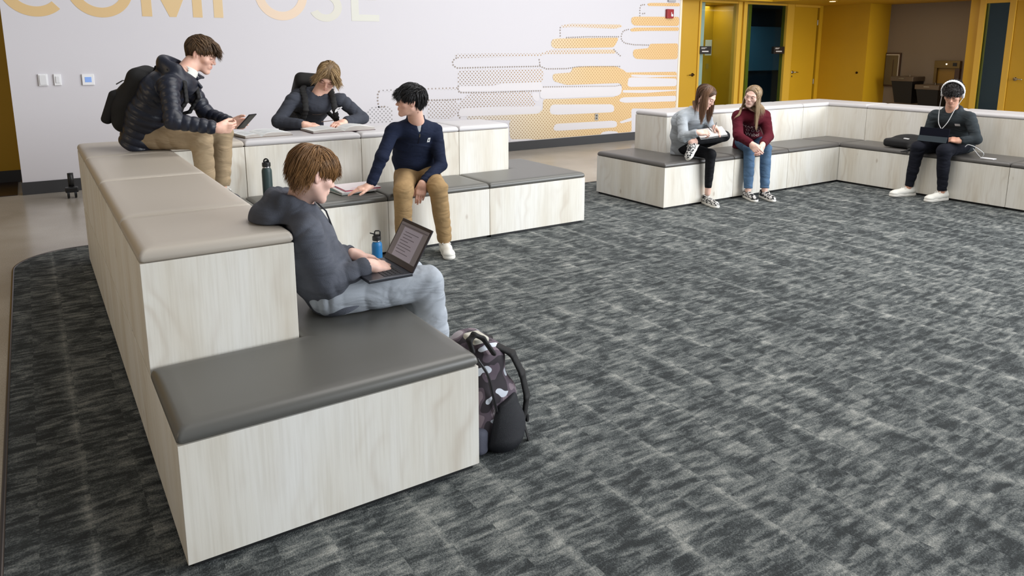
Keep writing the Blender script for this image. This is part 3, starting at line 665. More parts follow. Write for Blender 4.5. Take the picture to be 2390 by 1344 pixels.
# right group
gl = 'seat blocks of the right seating group'; gu = 'upper tier blocks of the right seating group'
a0, ry, rb, ru = 4.722, 2.821, 3.825, 3.35; rx, rxu, rxo = 7.4885, 8.018, 8.49; ux = 5.25
DG2 = mat('charcoal_vinyl_warm', (92, 89, 86), .38, bump=.06, bscale=900, spec=.45)
unit('seat', R4(a0, 5.70, ry, rb), [(a0, ry), (5.70, ry), (5.70, ru), (ux, ru), (ux, rb), (a0, rb)], 'end seat block of the right seating group under the girl in the grey sweatshirt', gl, DG2)
unit('seat', R4(5.70, 6.573, ry, rb), R4(5.70, 6.573, ry, ru), 'seat block of the right seating group under the girl in the maroon sweatshirt', gl, DG2)
unit('seat', R4(6.573, rx, ry, rb), R4(6.573, rx, ry, ru), 'empty seat block between the maroon sweatshirt and the inner corner', gl, DG2)
unit('seat', R4(rx, rxo, ry, rb), R4(rx, rxu, ry, ru), 'square corner seat block of the right seating group', gl, DG2)
unit('seat', R4(rx, rxo, 1.93, ry), R4(rx, rxu, 1.93, ry), 'seat block with the black bag lying on it', gl, DG2)
unit('seat', R4(rx, rxo, 1.05, 1.93), R4(rx, rxu, 1.05, 1.93), 'seat block the boy with white headphones sits on', gl, DG2)
unit('seat', R4(rx, rxo, .08, 1.05), R4(rx, rxu, .08, 1.05), 'seat block cut off by the right edge of the picture', gl, DG2)
unit('upper', R4(ux, 5.75, ru, rb), R4(ux, 5.75, ru, rb), 'short upper block at the left end of the right seating group', gu, LG)
unit('upper', R4(5.75, 6.64, ru, rb), R4(5.75, 6.64, ru, rb), 'upper block behind the girl in the maroon sweatshirt', gu, LG)
unit('upper', R4(6.64, 7.52, ru, rb), R4(6.64, 7.52, ru, rb), 'upper block between the maroon sweatshirt and the inner corner', gu, LG)
pc = [(7.52, ru), (rxu, ru), (rxu, 2.853), (rxo, 2.853), (rxo, rb), (7.52, rb)]
unit('upper', pc, pc, 'L-shaped corner upper block of the right seating group', gu, LG)
unit('upper', R4(rxu, rxo, 1.93, 2.853), R4(rxu, rxo, 1.93, 2.853), 'upper block behind the black bag', gu, LG)
unit('upper', R4(rxu, rxo, 1.0, 1.93), R4(rxu, rxo, 1.0, 1.93), 'upper block behind the boy with white headphones', gu, LG)
unit('upper', R4(rxu, rxo, .05, 1.0), R4(rxu, rxo, .05, 1.0), 'upper block at the right edge of the picture', gu, LG)
# castor of something rolled behind the left row
t = thing('castor_wheel', (.05, 6.62, 0), 'dark castor wheel and leg peeking out behind the left row of blocks', 'castor')
bm = bmesh.new(); tube(bm, [(.03, 6.64, .12), (.03, 6.64, .26)], .028, 12); from_bm('stem', bm, BLACK, t, smooth=True)
for dx in (-.035, .03):
    bm = bmesh.new(); lathe(bm, (.03+dx, 6.62, .04), [(.02, -.012), (.038, -.010), (.038, .010), (.02, .012)], 18, 0); from_bm('wheel', bm, BLACK, t)
bm = bmesh.new(); add_box(bm, -.03, .09, 6.60, 6.66, .06, .115, .01); from_bm('fork', bm, BLACK, t)
# ------------------------------------------------------------------ signed distance sculpting for people and soft things
V3 = lambda *a: np.array(a, float)
def nrm(v): v = np.asarray(v, float); return v/np.linalg.norm(v)
class Sculpt:
    """smooth union of tapered limbs, ellipsoids and boxes, meshed with surface nets"""
    def __init__(s): s.pr = []
    def cone(s, a, b, ra, rb, k=.02, side=None, sw=1.0, wr=0, wl=.05, flat=0, op=1, seed=0, mid=None, quilt=0, ql=.07, env=None):
        s.pr.append(('cone', V3(*a), V3(*b), ra, rb, k, None if side is None else nrm(side), sw, wr, wl, flat, op, seed, mid, quilt, ql, env)); return s
    def ell(s, c, r, ax=None, k=.02, op=1):
        s.pr.append(('ell', V3(*c), V3(*r), np.eye(3) if ax is None else np.array(ax, float), k, op)); return s
    def box(s, c, h, ax=None, rd=.01, k=.01, op=1):
        s.pr.append(('box', V3(*c), V3(*h), np.eye(3) if ax is None else np.array(ax, float), rd, k, op)); return s
    def plane(s, p, n, k=.004):     # cut away the half space on the side of n
        s.pr.append(('plane', V3(*p), nrm(n), k)); return s
    def chain(s, pts, rs, **kw):
        for i in range(len(pts)-1): s.cone(pts[i], pts[i+1], rs[i], rs[i+1], **kw)
        return s
    def bounds(s):
        lo, hi = [], []
        for p in s.pr:
            if p[0] == 'cone' and p[11] > 0:
                m = max(p[3], p[4])*max(1, p[7])+p[8]+p[14]+(p[13] or 0)+.01
                lo.append(np.minimum(p[1], p[2])-m); hi.append(np.maximum(p[1], p[2])+m)
            elif p[0] == 'ell' and p[5] > 0: m = max(p[2]); lo.append(p[1]-m-.01); hi.append(p[1]+m+.01)
            elif p[0] == 'box' and p[6] > 0: m = np.linalg.norm(p[2])+p[4]; lo.append(p[1]-m-.01); hi.append(p[1]+m+.01)
        return np.min(lo, 0), np.max(hi, 0)
    def field(s, h):
        lo, hi = s.bounds(); lo = lo-2*h; n = np.ceil((hi+2*h-lo)/h).astype(int)+1
        D = np.full(n, .2, np.float32)
        for p in s.pr:
            if p[0] == 'plane':
                ax = [lo[i]+h*np.arange(n[i]) for i in range(3)]
                d = ((ax[0]-p[1][0])*p[2][0])[:, None, None]+((ax[1]-p[1][1])*p[2][1])[None, :, None]+((ax[2]-p[1][2])*p[2][2])[None, None, :]
                D = smax(D, d.astype(np.float32), p[3]); continue
            if p[0] == 'cone': m = max(p[3], p[4])*max(1, p[7])+p[8]+p[14]+(p[13] or 0)+p[5]+.012; a, b = np.minimum(p[1], p[2])-m, np.maximum(p[1], p[2])+m
            elif p[0] == 'ell': m = max(p[2])+p[4]+.012; a, b = p[1]-m, p[1]+m
            else: m = np.linalg.norm(p[2])+p[4]+p[5]+.012; a, b = p[1]-m, p[1]+m
            i0 = np.maximum(np.floor((a-lo)/h).astype(int), 0); i1 = np.minimum(np.ceil((b-lo)/h).astype(int)+1, n)
            if (i1 <= i0).any(): continue
            X, Y, Z = np.meshgrid(*[(lo[i]+h*np.arange(i0[i], i1[i])).astype(np.float32) for i in range(3)], indexing='ij', sparse=True)
            sub = D[i0[0]:i1[0], i0[1]:i1[1], i0[2]:i1[2]]
            if p[0] == 'cone':
                _, A, B, ra, rb, k, side, sw, wr, wl, flat, op, seed, mid, quilt, ql, env = p
                ab = B-A; L2 = float(ab@ab); L = L2**.5
                x, y, z = X-A[0], Y-A[1], Z-A[2]
                t0 = (x*ab[0]+y*ab[1]+z*ab[2])/L2; t = np.clip(t0, 0, 1)
                qx, qy, qz = x-t*ab[0], y-t*ab[1], z-t*ab[2]
                r = ra+(rb-ra)*t
                if mid: r = r+mid*np.sin(PI*t)
                q2 = qx*qx+qy*qy+qz*qz
                if side is not None:
                    qs = qx*side[0]+qy*side[1]+qz*side[2]
                    q2 = q2-qs*qs*(1-1/sw**2)
                dist = np.sqrt(q2)
                if wr:
                    e = env(t) if env else .35+.65*np.abs(2*t-1)
                    ph = seed*1.7
                    sx_ = t0*L
                    f = sx_/wl*2*PI+ph+26*(qx*.8-qy*.6)+17*qz+1.3*np.sin(23*qx+ph+sx_*9)+1.2*np.sin(31*qy+19*qz-ph)
                    g = np.sin(21*qx-17*qz+ph*2.3+sx_*7)*np.sin(19*qy+13*qz+ph+sx_*11)
                    r = r+wr*e*(np.abs(np.sin(f*.5))**.7*1.5-.8)*(.35+.9*np.maximum(g, 0)+.35*g)+wr*.2*np.sin(sx_*31+13*qx+ph)
                if quilt:
                    r = r+quilt*(np.sqrt(np.abs(np.sin(PI*t0*L/ql)))-.6)
                d = dist-r
                if side is not None: d = d*min(1, 1.0)
                if flat: d = np.maximum(d, (t0-1)*L)
                if flat == 2: d = np.maximum(d, -t0*L)
            elif p[0] == 'ell':
                _, c, rr, R, k, op = p
                x, y, z = X-c[0], Y-c[1], Z-c[2]
                u = [x*R[i][0]+y*R[i][1]+z*R[i][2] for i in range(3)]
                k0 = np.sqrt((u[0]/rr[0])**2+(u[1]/rr[1])**2+(u[2]/rr[2])**2)
                k1 = np.sqrt((u[0]/rr[0]**2)**2+(u[1]/rr[1]**2)**2+(u[2]/rr[2]**2)**2)+1e-6
                d = k0*(k0-1)/k1
            else:
                _, c, hh, R, rd, k, op = p
                x, y, z = X-c[0], Y-c[1], Z-c[2]
                q = [np.abs(x*R[i][0]+y*R[i][1]+z*R[i][2])-(hh[i]-rd) for i in range(3)]
                d = np.sqrt(np.maximum(q[0], 0)**2+np.maximum(q[1], 0)**2+np.maximum(q[2], 0)**2)+np.minimum(np.maximum(q[0], np.maximum(q[1], q[2])), 0)-rd
            d = d.astype(np.float32)
            if op > 0: sub[...] = smin(sub, d, k)
            else: sub[...] = smax(sub, -d, k)
        return D, lo
    def mesh(s, h, post=None):
        D, lo = s.field(h)
        V, F = surface_nets(D); V = V*h+lo
        if post is not None: V = post(V)
        return V, F
def smin(a, b, k):
    if k <= 0: return np.minimum(a, b)
    e = np.maximum(k-np.abs(a-b), 0)/k
    return np.minimum(a, b)-e*e*k*.25
def smax(a, b, k):
    if k <= 0: return np.maximum(a, b)
    e = np.maximum(k-np.abs(a-b), 0)/k
    return np.maximum(a, b)+e*e*k*.25
def surface_nets(D):
    D = D.copy()
    for sl in (np.s_[0], np.s_[-1]):
        D[sl] = np.maximum(D[sl], .001); D[:, sl] = np.maximum(D[:, sl], .001); D[:, :, sl] = np.maximum(D[:, :, sl], .001)
    I = D < 0; n = np.array(D.shape); c = n-1
    cnt = np.zeros(c, np.int8)
    for dx in (0, 1):
        for dy in (0, 1):
            for dz in (0, 1): cnt += I[dx:c[0]+dx, dy:c[1]+dy, dz:c[2]+dz]
    act = np.argwhere((cnt > 0) & (cnt < 8))
    idx = np.full(c, -1, np.int32); idx[tuple(act.T)] = np.arange(len(act))
    acc = np.zeros((len(act), 3)); num = np.zeros(len(act))
    cor = [(0, 0, 0), (1, 0, 0), (0, 1, 0), (1, 1, 0), (0, 0, 1), (1, 0, 1), (0, 1, 1), (1, 1, 1)]
    val = [D[tuple((act+o).T)] for o in cor]
    for a in range(8):
        for b in range(a+1, 8):
            if bin(a ^ b).count('1') != 1: continue
            va, vb = val[a], val[b]; m = (va < 0) != (vb < 0)
            t = np.where(m, va/np.where(m, va-vb, 1), 0)
            oa, ob = np.array(cor[a]), np.array(cor[b])
            acc += m[:, None]*(oa+(ob-oa)*t[:, None]); num += m
    V = act+acc/num[:, None]
    Fs = []
    for ax in range(3):
        o1 = [0, 0, 0]; o1[ax] = 1
        A = I[:n[0]-o1[0], :n[1]-o1[1], :n[2]-o1[2]]; B = I[o1[0]:, o1[1]:, o1[2]:]
        E = np.argwhere(A != B); u, v = [(1, 2), (2, 0), (0, 1)][ax]
        E = E[(E[:, u] > 0) & (E[:, v] > 0) & (E[:, u] < c[u]) & (E[:, v] < c[v])]
        du = np.zeros(3, int); du[u] = 1; dv = np.zeros(3, int); dv[v] = 1
        q = np.stack([idx[tuple((E-du-dv).T)], idx[tuple((E-dv).T)], idx[tuple(E.T)], idx[tuple((E-du).T)]], 1)
        fl = ~A[tuple(E.T)]; q[fl] = q[fl][:, ::-1]
        Fs.append(q)
    return V, np.concatenate(Fs)
def mesh_np(name, V, Fq, m, parent=None, smooth=True, origin=None, attr=None):
    me = bpy.data.meshes.new(name); V = np.asarray(V, np.float32); Fq = np.asarray(Fq, np.int32)
    if origin is not None: V = V-np.array(origin, np.float32)
    elif parent is not None: V = V-np.array(base_of(parent), np.float32)
    me.vertices.add(len(V)); me.vertices.foreach_set('co', V.ravel())
    k = Fq.shape[1]; me.loops.add(Fq.size); me.loops.foreach_set('vertex_index', Fq.ravel())
    me.polygons.add(len(Fq)); me.polygons.foreach_set('loop_start', np.arange(0, Fq.size, k, dtype=np.int32)); me.polygons.foreach_set('loop_total', np.full(len(Fq), k, np.int32))
    me.polygons.foreach_set('use_smooth', np.full(len(Fq), smooth)); me.update(calc_edges=True)
    if attr is not None:
        a = me.color_attributes.new('tint', 'FLOAT_COLOR', 'POINT'); a.data.foreach_set('color', np.asarray(attr, np.float32).ravel())
    o = bpy.data.objects.new(name, me); COL.objects.link(o)
    if m is not None: me.materials.append(m)
    if parent is not None: o.parent = parent
    if origin is not None: o.location = origin
    return o
def merge(parts):
    Vs, Fs, n = [], [], 0
    for V, F in parts: Vs.append(V); Fs.append(np.asarray(F)+n); n += len(V)
    return np.concatenate(Vs), np.concatenate(Fs)
def frame(fwd, up):
    y = nrm(fwd); z = np.asarray(up, float); z = nrm(z-y*(z@y)); x = np.cross(y, z)     # x = the person's right
    return np.array([-x, y, z])                                                         # rows: left, forward, up
def lerp(a, b, t): return np.asarray(a)*(1-t)+np.asarray(b)*t

# ------------------------------------------------------------------ materials of people
def skin_mat(name, rgb):
    m, nt, b = new_mat(name); L = nt.links
    tc = nt.nodes.new('ShaderNodeTexCoord')
    n = node(nt, 'ShaderNodeTexNoise', i2=14.0, i3=4.0); L.new(tc.outputs['Object'], n.inputs[0])
    r, g, bb = rgb
    c = ramp(nt, n.outputs[0], [(.35, lin(r-6, g-10, bb-10)), (.62, lin(min(255, r+6), g+4, bb+3))])
    at = nt.nodes.new('ShaderNodeVertexColor'); at.layer_name = 'tint'
    L.new(mixc(nt, 1.0, c, at.outputs[0], 'MULTIPLY'), b.inputs['Base Color'])
    b.inputs['Roughness'].default_value = .48; b.inputs['Subsurface Weight'].default_value = .12; b.inputs['Subsurface Scale'].default_value = .01
    b.inputs['Subsurface Radius'].default_value = (1, .35, .2)
    return m
def hair_mat(name, dark, light):
    m, nt, b = new_mat(name); L = nt.links
    at = nt.nodes.new('ShaderNodeVertexColor'); at.layer_name = 'tint'
    c = mixc(nt, at.outputs[0], lin(*dark), lin(*light))
    L.new(c, b.inputs['Base Color']); b.inputs['Roughness'].default_value = .42; b.inputs['Specular IOR Level'].default_value = .35
    b.inputs['Anisotropic'].default_value = .4
    return m
def cloth(name, rgb, rough=.9, bump=.35, bscale=700, var=.08, sheen=.0, fold=.45, fscale=6.0):
    if name in MATS: return MATS[name]
    m = mat(name, rgb, rough, bump=bump, bscale=bscale, var=var, vscale=9, sheen=sheen, spec=.25); nt = m.node_tree; L = nt.links
    tc = nt.nodes.new('ShaderNodeTexCoord')
    n = nt.nodes.new('ShaderNodeTexNoise'); n.inputs['Scale'].default_value = fscale; n.inputs['Detail'].default_value = 2.5; n.inputs['Distortion'].default_value = .6
    L.new(mapping(nt, (1, 1, 2.6), tc.outputs['Object'], (.6, .35, .8)), n.inputs[0])
    r = n.outputs[0]
    bp = nt.nodes.new('ShaderNodeBump'); bp.inputs['Strength'].default_value = fold; bp.inputs['Distance'].default_value = .05
    L.new(r, bp.inputs['Height']); fine = [x for x in nt.nodes if x.type == 'BUMP' and x != bp]
    if fine: L.new(bp.outputs[0], fine[0].inputs['Normal'])
    else: L.new(bp.outputs[0], nt.nodes['Principled BSDF'].inputs['Normal'])
    return m

BLOCKS = [((-.6, 1.005), (-.1, 2.846), (0, .4635)), ((-.6, .5213), (.5226, 3.9), (0, .8735)), ((0, 3.778), (2.844, 3.86), (0, .4635)), ((-.2, 3.322), (3.377, 3.86), (0, .8735)),
          ((4.722, 8.49), (2.821, 3.825), (0, .4635)), ((7.4885, 8.49), (-1, 2.83), (0, .4635)), ((5.25, 8.49), (3.35, 3.825), (0, .8735)), ((8.018, 8.49), (-1, 3.36), (0, .8735))]
def press(s, d=.0015):
    """soft bodies flatten against the seats they touch"""
    lo, hi = s.bounds()
    for b in BLOCKS:
        L = V3(*[q[0] for q in b])-d; H = V3(*[q[1] for q in b])+d; L[2] = -.2
        L2 = np.maximum(L, lo-.15); H2 = np.minimum(H, hi+.15)
        if (H2 <= L2).any(): continue
        s.box((L2+H2)/2, (H2-L2)/2, rd=.003, k=.006, op=-1)
# ------------------------------------------------------------------ head, hand, shoe
def head_local(female=False, smile=0, w=1.0):
    s = Sculpt()
    s.ell((0, -.014, .034), (.074*w, .094, .082), k=.01)
    s.ell((0, .022, -.010), (.063*w, .066, .075), k=.03)
    jw = .046 if female else .052
    s.cone((jw, -.004, -.048), (.012, .066, -.098), .020, .0165, k=.028); s.cone((-jw, -.004, -.048), (-.012, .066, -.098), .020, .0165, k=.028)
    s.ell((0, .030, -.062), (.043, .050, .044), k=.025)
    s.ell((0, .073, -.098), (.016, .014, .013), k=.014)
    for sg in (-1, 1):
        s.cone((sg*.012, .083, .024), (sg*.042, .066, .026), .009, .008, k=.016)
        s.ell((sg*.041, .052, -.022), (.024, .022, .020), k=.02)
        s.ell((sg*.0305, .089, .004), (.0165, .013, .011), k=.013, op=-1)
        s.ell((sg*.0305, .0745, .004), (.0140, .0125, .0125), k=.003)
        s.ell((sg*.0305, .0800, .0075), (.0145, .0085, .0065), k=.003)
    s.cone((0, .080, .018), (0, .099, -.022), .0072, .0095, k=.012)
    s.ell((0, .102, -.026), (.0100, .0095, .0085), k=.006)
    for sg in (-1, 1): s.ell((sg*.0115, .091, -.0305), (.0075, .0095, .0068), k=.005)
    s.ell((0, .078, -.058), (.026, .014, .016), k=.014)
    for sg in (-1, 1):
        s.cone((0, .0905, -.0535), (sg*(.020+smile*.005), .080, -.0565+smile*.004), .0048, .0028, k=.004)
        s.cone((0, .0895, -.0635), (sg*(.018+smile*.005), .079, -.0600+smile*.004), .0062, .0028, k=.004)
    s.cone((-.022-smile*.006, .084, -.0585+smile*.005), (0, .0975, -.0585), .0015, .0015, k=.003, op=-1)
    s.cone((.022+smile*.006, .084, -.0585+smile*.005), (0, .0975, -.0585), .0015, .0015, k=.003, op=-1)
    for sg in (-1, 1):
        ax = frame((sg*.35, .94, 0), (0, -.18, 1))
        ea = np.array([nrm((1, sg*.32, 0)), nrm((-sg*.32, 1, .15)), nrm((0, -.15, 1))])
        s.ell((sg*.0765*w, -.010, -.004), (.0075, .0185, .0315), ax=ea, k=.004)
        s.ell((sg*.0845*w, -.006, -.001), (.0060, .0115, .0200), ax=ea, k=.004, op=-1)
        s.ell((sg*.0775*w, -.002, -.012), (.005, .006, .010), k=.004)
    return s
def xf(sc, R, o, S=1.0):
    """move a local sculpt into the world: rows of R are local axes"""
    out = Sculpt(); T = lambda p: o+S*(p[0]*R[0]+p[1]*R[1]+p[2]*R[2])
    for p in sc.pr:
        if p[0] == 'cone':
            q = list(p); q[1] = T(p[1]); q[2] = T(p[2]); q[3] *= S; q[4] *= S; q[5] *= S
            if p[6] is not None: q[6] = p[6][0]*R[0]+p[6][1]*R[1]+p[6][2]*R[2]
            out.pr.append(tuple(q))
        elif p[0] == 'ell': out.pr.append(('ell', T(p[1]), p[2]*S, p[3]@R, p[4]*S, p[5]))
        elif p[0] == 'box': out.pr.append(('box', T(p[1]), p[2]*S, p[3]@R, p[4]*S, p[5]*S, p[6]))
    return out
def hand_local(curl=.35, spread=.10, thumb=.5, per=None):
    """palm towards -z, fingers along +y, thumb on +x"""
    s = Sculpt(); k0 = .012
    s.cone((0, -.015, 0), (0, .015, 0), .021, .024, k=.02, side=(1, 0, 0), sw=1.25)
    s.box((0, .045, -.001), (.037, .042, .0125), rd=.012, k=.02)
    s.ell((.020, .030, -.008), (.016, .028, .013), k=.014)
    s.ell((-.022, .030, -.006), (.013, .028, .012), k=.012)
    fs = [(.0295, .084, .078, .0088), (.0100, .088, .086, .0090), (-.0100, .085, .080, .0086), (-.0285, .077, .062, .0076)]
    for i, (x, y, L, r) in enumerate(fs):
        c = (per[i] if per else curl)*(1+.12*i)
        a = -spread*(i-1.3)*.9; base = V3(x, y-.006, 0.000); dirx = V3(-math.sin(a), math.cos(a), 0); p = base-dirx*.02; ang = 0
        pts = [p, base]; rs = [r*1.05, r*1.02]
        for seg, fr, cc in ((0, .46, .75), (1, .30, 1.15), (2, .24, .75)):
            ang += c*cc; d = dirx*math.cos(ang)+V3(0, 0, -1)*math.sin(ang); pts.append(pts[-1]+d*L*fr); rs.append(r*(1-.09*(seg+1)))
        for j in range(len(pts)-1): s.cone(pts[j], pts[j+1], rs[j], rs[j+1], k=(.010 if j == 0 else .0022))
    t = thumb
    p0 = V3(.020, .012, -.006); p1 = V3(.040, .040, -.012-.012*t); p2 = V3(.052-.014*t, .066, -.018-.020*t); p3 = V3(.056-.030*t, .088, -.022-.026*t)
    s.cone(p0, p1, .013, .0115, k=.014); s.cone(p1, p2, .0108, .0098, k=.003); s.cone(p2, p3, .0098, .0078, k=.002)
    return s
def hand_frame(fingers, back, right):
    """fingers = direction, back = normal of the back of the hand; thumb side for a right hand seen palm down is left"""
    y = nrm(fingers); z = np.asarray(back, float); z = nrm(z-y*(z@y)); x = np.cross(y, z)
    if right: x = -x        # +x is the thumb side
    return np.array([x, y, z])
def shoe(parent, ankle, toe, style, L=.285, toe_pitch=0.0, up=(0, 0, 1), sole_z=None):
    """canvas or leather sneaker under the ankle joint; toe = direction"""
    A = np.array(ankle, float); y = nrm(toe); z = np.asarray(up, float); z = nrm(z-y*(z@y)); x = np.cross(y, z); R = np.array([x, y, z])
    o = A-z*.080; S = L/.285
    if sole_z is not None: o = V3(A[0], A[1], sole_z)
    u = Sculpt()
    u.cone((0, -.045, .055), (0, .06, .045), .037, .038, k=.02).cone((0, .06, .045), (0, .15, .036), .039, .036, k=.02).ell((0, .168, .035), (.043, .045, .028), k=.02)
    u.cone((0, -.035, .06), (0, -.03, .098), .036, .036, k=.02, flat=1)
    u.ell((0, -.022, .115), (.029, .036, .028), k=.005, op=-1)
    w = xf(u, R, o, S); w.plane(o+z*.018, -z)
    V, Fq = w.mesh(.005); up_ = mesh_np('upper', V, Fq, style[0], parent)
    up_.name = 'shoe'
    b = Sculpt()
    b.cone((0, -.052, .014), (0, .05, .014), .0365, .036, k=.02).cone((0, .05, .014), (0, .15, .014), .038, .044, k=.02).ell((0, .168, .014), (.045, .049, .03), k=.01)
    w = xf(b, R, o, S); w.plane(o+z*.034*S, z, .003); w.plane(o, -z, .002)
    V, Fq = w.mesh(.005); mesh_np('sole', V, Fq, style[1], up_)
    bm = bmesh.new()
    for k in range(5):
        yy = .055+k*.019; zz = .083-k*.0052
        pts = [(sx*.026, yy, zz-.010+.010*(1-abs(sx))) for sx in (-1, -.5, 0, .5, 1)]
        tube(bm, [tuple(o+S*(p[0]*x+p[1]*y+p[2]*z)) for p in pts], .0034, 5)
    for sg in (-1, 1):
        tube(bm, [tuple(o+S*(p[0]*x+p[1]*y+p[2]*z)) for p in ((0, .05, .088), (sg*.02, .045, .097), (sg*.032, .06, .084), (sg*.02, .066, .084))], .003, 5)
    lc = from_bm('laces', bm, style[2], up_, smooth=True)
    return up_

# ------------------------------------------------------------------ hair
def hair(parent, R, o, S, m, style, seed=1, caps=()):
    """cap plus combed locks; local head frame x left, y forward, z up"""
    rg = np.random.default_rng(seed); T = lambda p: o+S*(np.asarray(p)@R)
    C0 = V3(0, -.016, .036); RR = V3(.078, .099, .086)
    parts = []; tint = []
    cap = Sculpt(); t = style.get('thick', .008)
    cap.ell(tuple(C0+V3(0, -.002, .002)), tuple(RR+t*.6), k=.004)
    if style.get('back', 0): cap.cone((0, -.056, .0), (0, -.058, -style['back']), .050, .038, k=.03, side=(1, 0, 0), sw=1.15)
    # face opening, ears and nape cut
    fz = style.get('line', .060)
    cap.ell((0, .115, fz-.098), (.078, .085, .098), k=.006, op=-1)
    for sg in (-1, 1):
        cap.ell((sg*.075, .020+style.get('ear', 0), -.042), (.050, .030, .050), k=.005, op=-1)
        if not style.get('cover', 0): cap.ell((sg*.080, -.010, -.016), (.026, .024, .036), k=.004, op=-1)
    w = xf(cap, R, o, S)
    w.plane(T((0, 0, style.get('nape', -.072))), nrm(T((0, .25, -1))-T((0, 0, 0))), .004)
    V, F = w.mesh(.0035 if style.get('fine') else .0045); 
    dd = (V-o)@R.T/S
    n = np.sin(dd[:, 0]*420+5*np.sin(dd[:, 1]*30)+3*np.sin(dd[:, 2]*25))
    parts.append((V, F)); tint.append(np.clip(.22+.10*n, 0, 1))
    cen = T(C0)
    for grp in style['locks']:
        n_ = grp['n']; ns = grp.get('ns', 8); nn = 4
        th = rg.uniform(*grp['az'], n_); ph = rg.uniform(*grp['el'], n_); mir = np.ones(n_)
        if grp.get('mirror'): mir = np.where(rg.random(n_) < .5, -1, 1)
        th = th*mir
        d = np.stack([np.sin(th)*np.cos(ph), np.cos(th)*np.cos(ph), np.sin(ph)], 1); q = C0+d*RR
        # neighbouring locks share a clump direction
        cl = np.floor(th*grp.get('clump', 5))*7.3+np.floor(ph*6)*3.1
        g = np.tile(np.array(grp['dir'], float), (n_, 1)); g[:, 0] *= mir
        jit = grp.get('jit', .12); g += rg.normal(0, jit*.55, (n_, 3))+jit*np.stack([np.sin(cl*1.7+seed), np.sin(cl*2.9+1), np.sin(cl*4.1+2)], 1)
        L = grp['len']*rg.uniform(.82, 1.12, n_)*(1+.12*np.sin(cl)); lift0 = rg.uniform(*grp.get('lift', (.004, .012)), n_); rr0 = rg.random(n_); P = [q]
        for k in range(ns):
            q = P[-1]; nv = (q-C0)/RR**2; nv /= np.linalg.norm(nv, axis=1)[:, None]
            gg = g+np.array([0, 0, -1])*grp.get('fall', .6)*(k/ns); free = k/ns > grp.get('free', .7)
            dt = (gg*nv).sum(1); v = gg-nv*(dt if not free else np.minimum(0, dt))[:, None]; v /= np.linalg.norm(v, axis=1)[:, None]+1e-9
            if grp.get('wave'):
                v = v+grp['wave']*np.cross(nv, v)*np.sin(k*1.3+cl*2.0)[:, None]; v /= np.linalg.norm(v, axis=1)[:, None]
            if grp.get('grav') and free:
                gl = R@np.array([0, 0, -1.0]); v = v*.45*(1-k/ns)+gl*grp['grav']; v /= np.linalg.norm(v, axis=1)[:, None]
            q = q+v*(L/ns)[:, None]
            if grp.get('grav'):
                fr = (q[:, 1] > -.01) | bool(grp.get('gapall')); lim = np.where(q[:, 2] < .075, grp.get('gap', .072), 0)+.012*rr0; q[:, 0] = np.where(fr, mir*np.maximum(np.abs(q[:, 0]), lim), q[:, 0])
            if free and len(caps):
                W = o+S*(q@R)
                for ca, cb, cr in caps:
                    ab = cb-ca; t_ = np.clip(((W-ca)@ab)/(ab@ab), 0, 1); dv = W-(ca+t_[:, None]*ab); dl = np.linalg.norm(dv, axis=1)+1e-9
                    push = np.maximum(cr+lift0*.8-dl, 0); W = W+dv/dl[:, None]*push[:, None]
                q = ((W-o)/S)@R.T
            if not free:
                dd2 = q-C0; kk = np.sqrt(((dd2/RR)**2).sum(1)); q = C0+dd2/kk[:, None]*(1+lift0*min(1, .4+k/ns*1.4)/.085)[:, None]
            P.append(q)
        P = o+S*(np.stack(P, 1)@R); K = ns+1
        Tn = np.gradient(P, axis=1); Tn /= np.linalg.norm(Tn, axis=2)[..., None]+1e-9
        N = P-cen; N -= Tn*(N*Tn).sum(2)[..., None]; N /= np.linalg.norm(N, axis=2)[..., None]+1e-9; B = np.cross(Tn, N)
        tt = np.linspace(0, 1, K); rr = (grp.get('r', .008)*rg.uniform(.7, 1.25, n_)*S)[:, None]*(np.minimum(1, .55+2.5*tt)*np.clip((1-tt)*1.9, .06, 1)**.8)[None]
        ang = np.arange(nn)*2*PI/nn
        ring = P[:, :, None]+rr[:, :, None, None]*(np.cos(ang)[None, None, :, None]*B[:, :, None]+np.sin(ang)[None, None, :, None]*grp.get('flat', .5)*N[:, :, None])
        i0 = (np.arange(n_)*K*nn)[:, None, None]+(np.arange(K-1)*nn)[None, :, None]; j = np.arange(nn)[None, None, :]; j2 = (np.arange(nn)+1) % nn
        F = np.stack(np.broadcast_arrays(i0+j, i0+j2[None, None], i0+nn+j2[None, None], i0+nn+j), -1).reshape(-1, 4)
        parts.append((ring.reshape(-1, 3), F)); tn0 = rg.uniform(*grp.get('tint', (.2, .85)), n_)*.6+.4*np.clip(.5+.45*np.sin(cl*3.3), 0, 1)*grp.get('tint', (.2, .85))[1]
        tint.append(np.repeat(np.clip(tn0[:, None]+.22*(tt[None]-.4), 0, 1).ravel(), nn))
    V, F = merge(parts); tn = np.concatenate(tint); col = np.stack([tn, tn, tn, np.ones_like(tn)], 1)
    return mesh_np('hair', V, F, m, parent, attr=col)

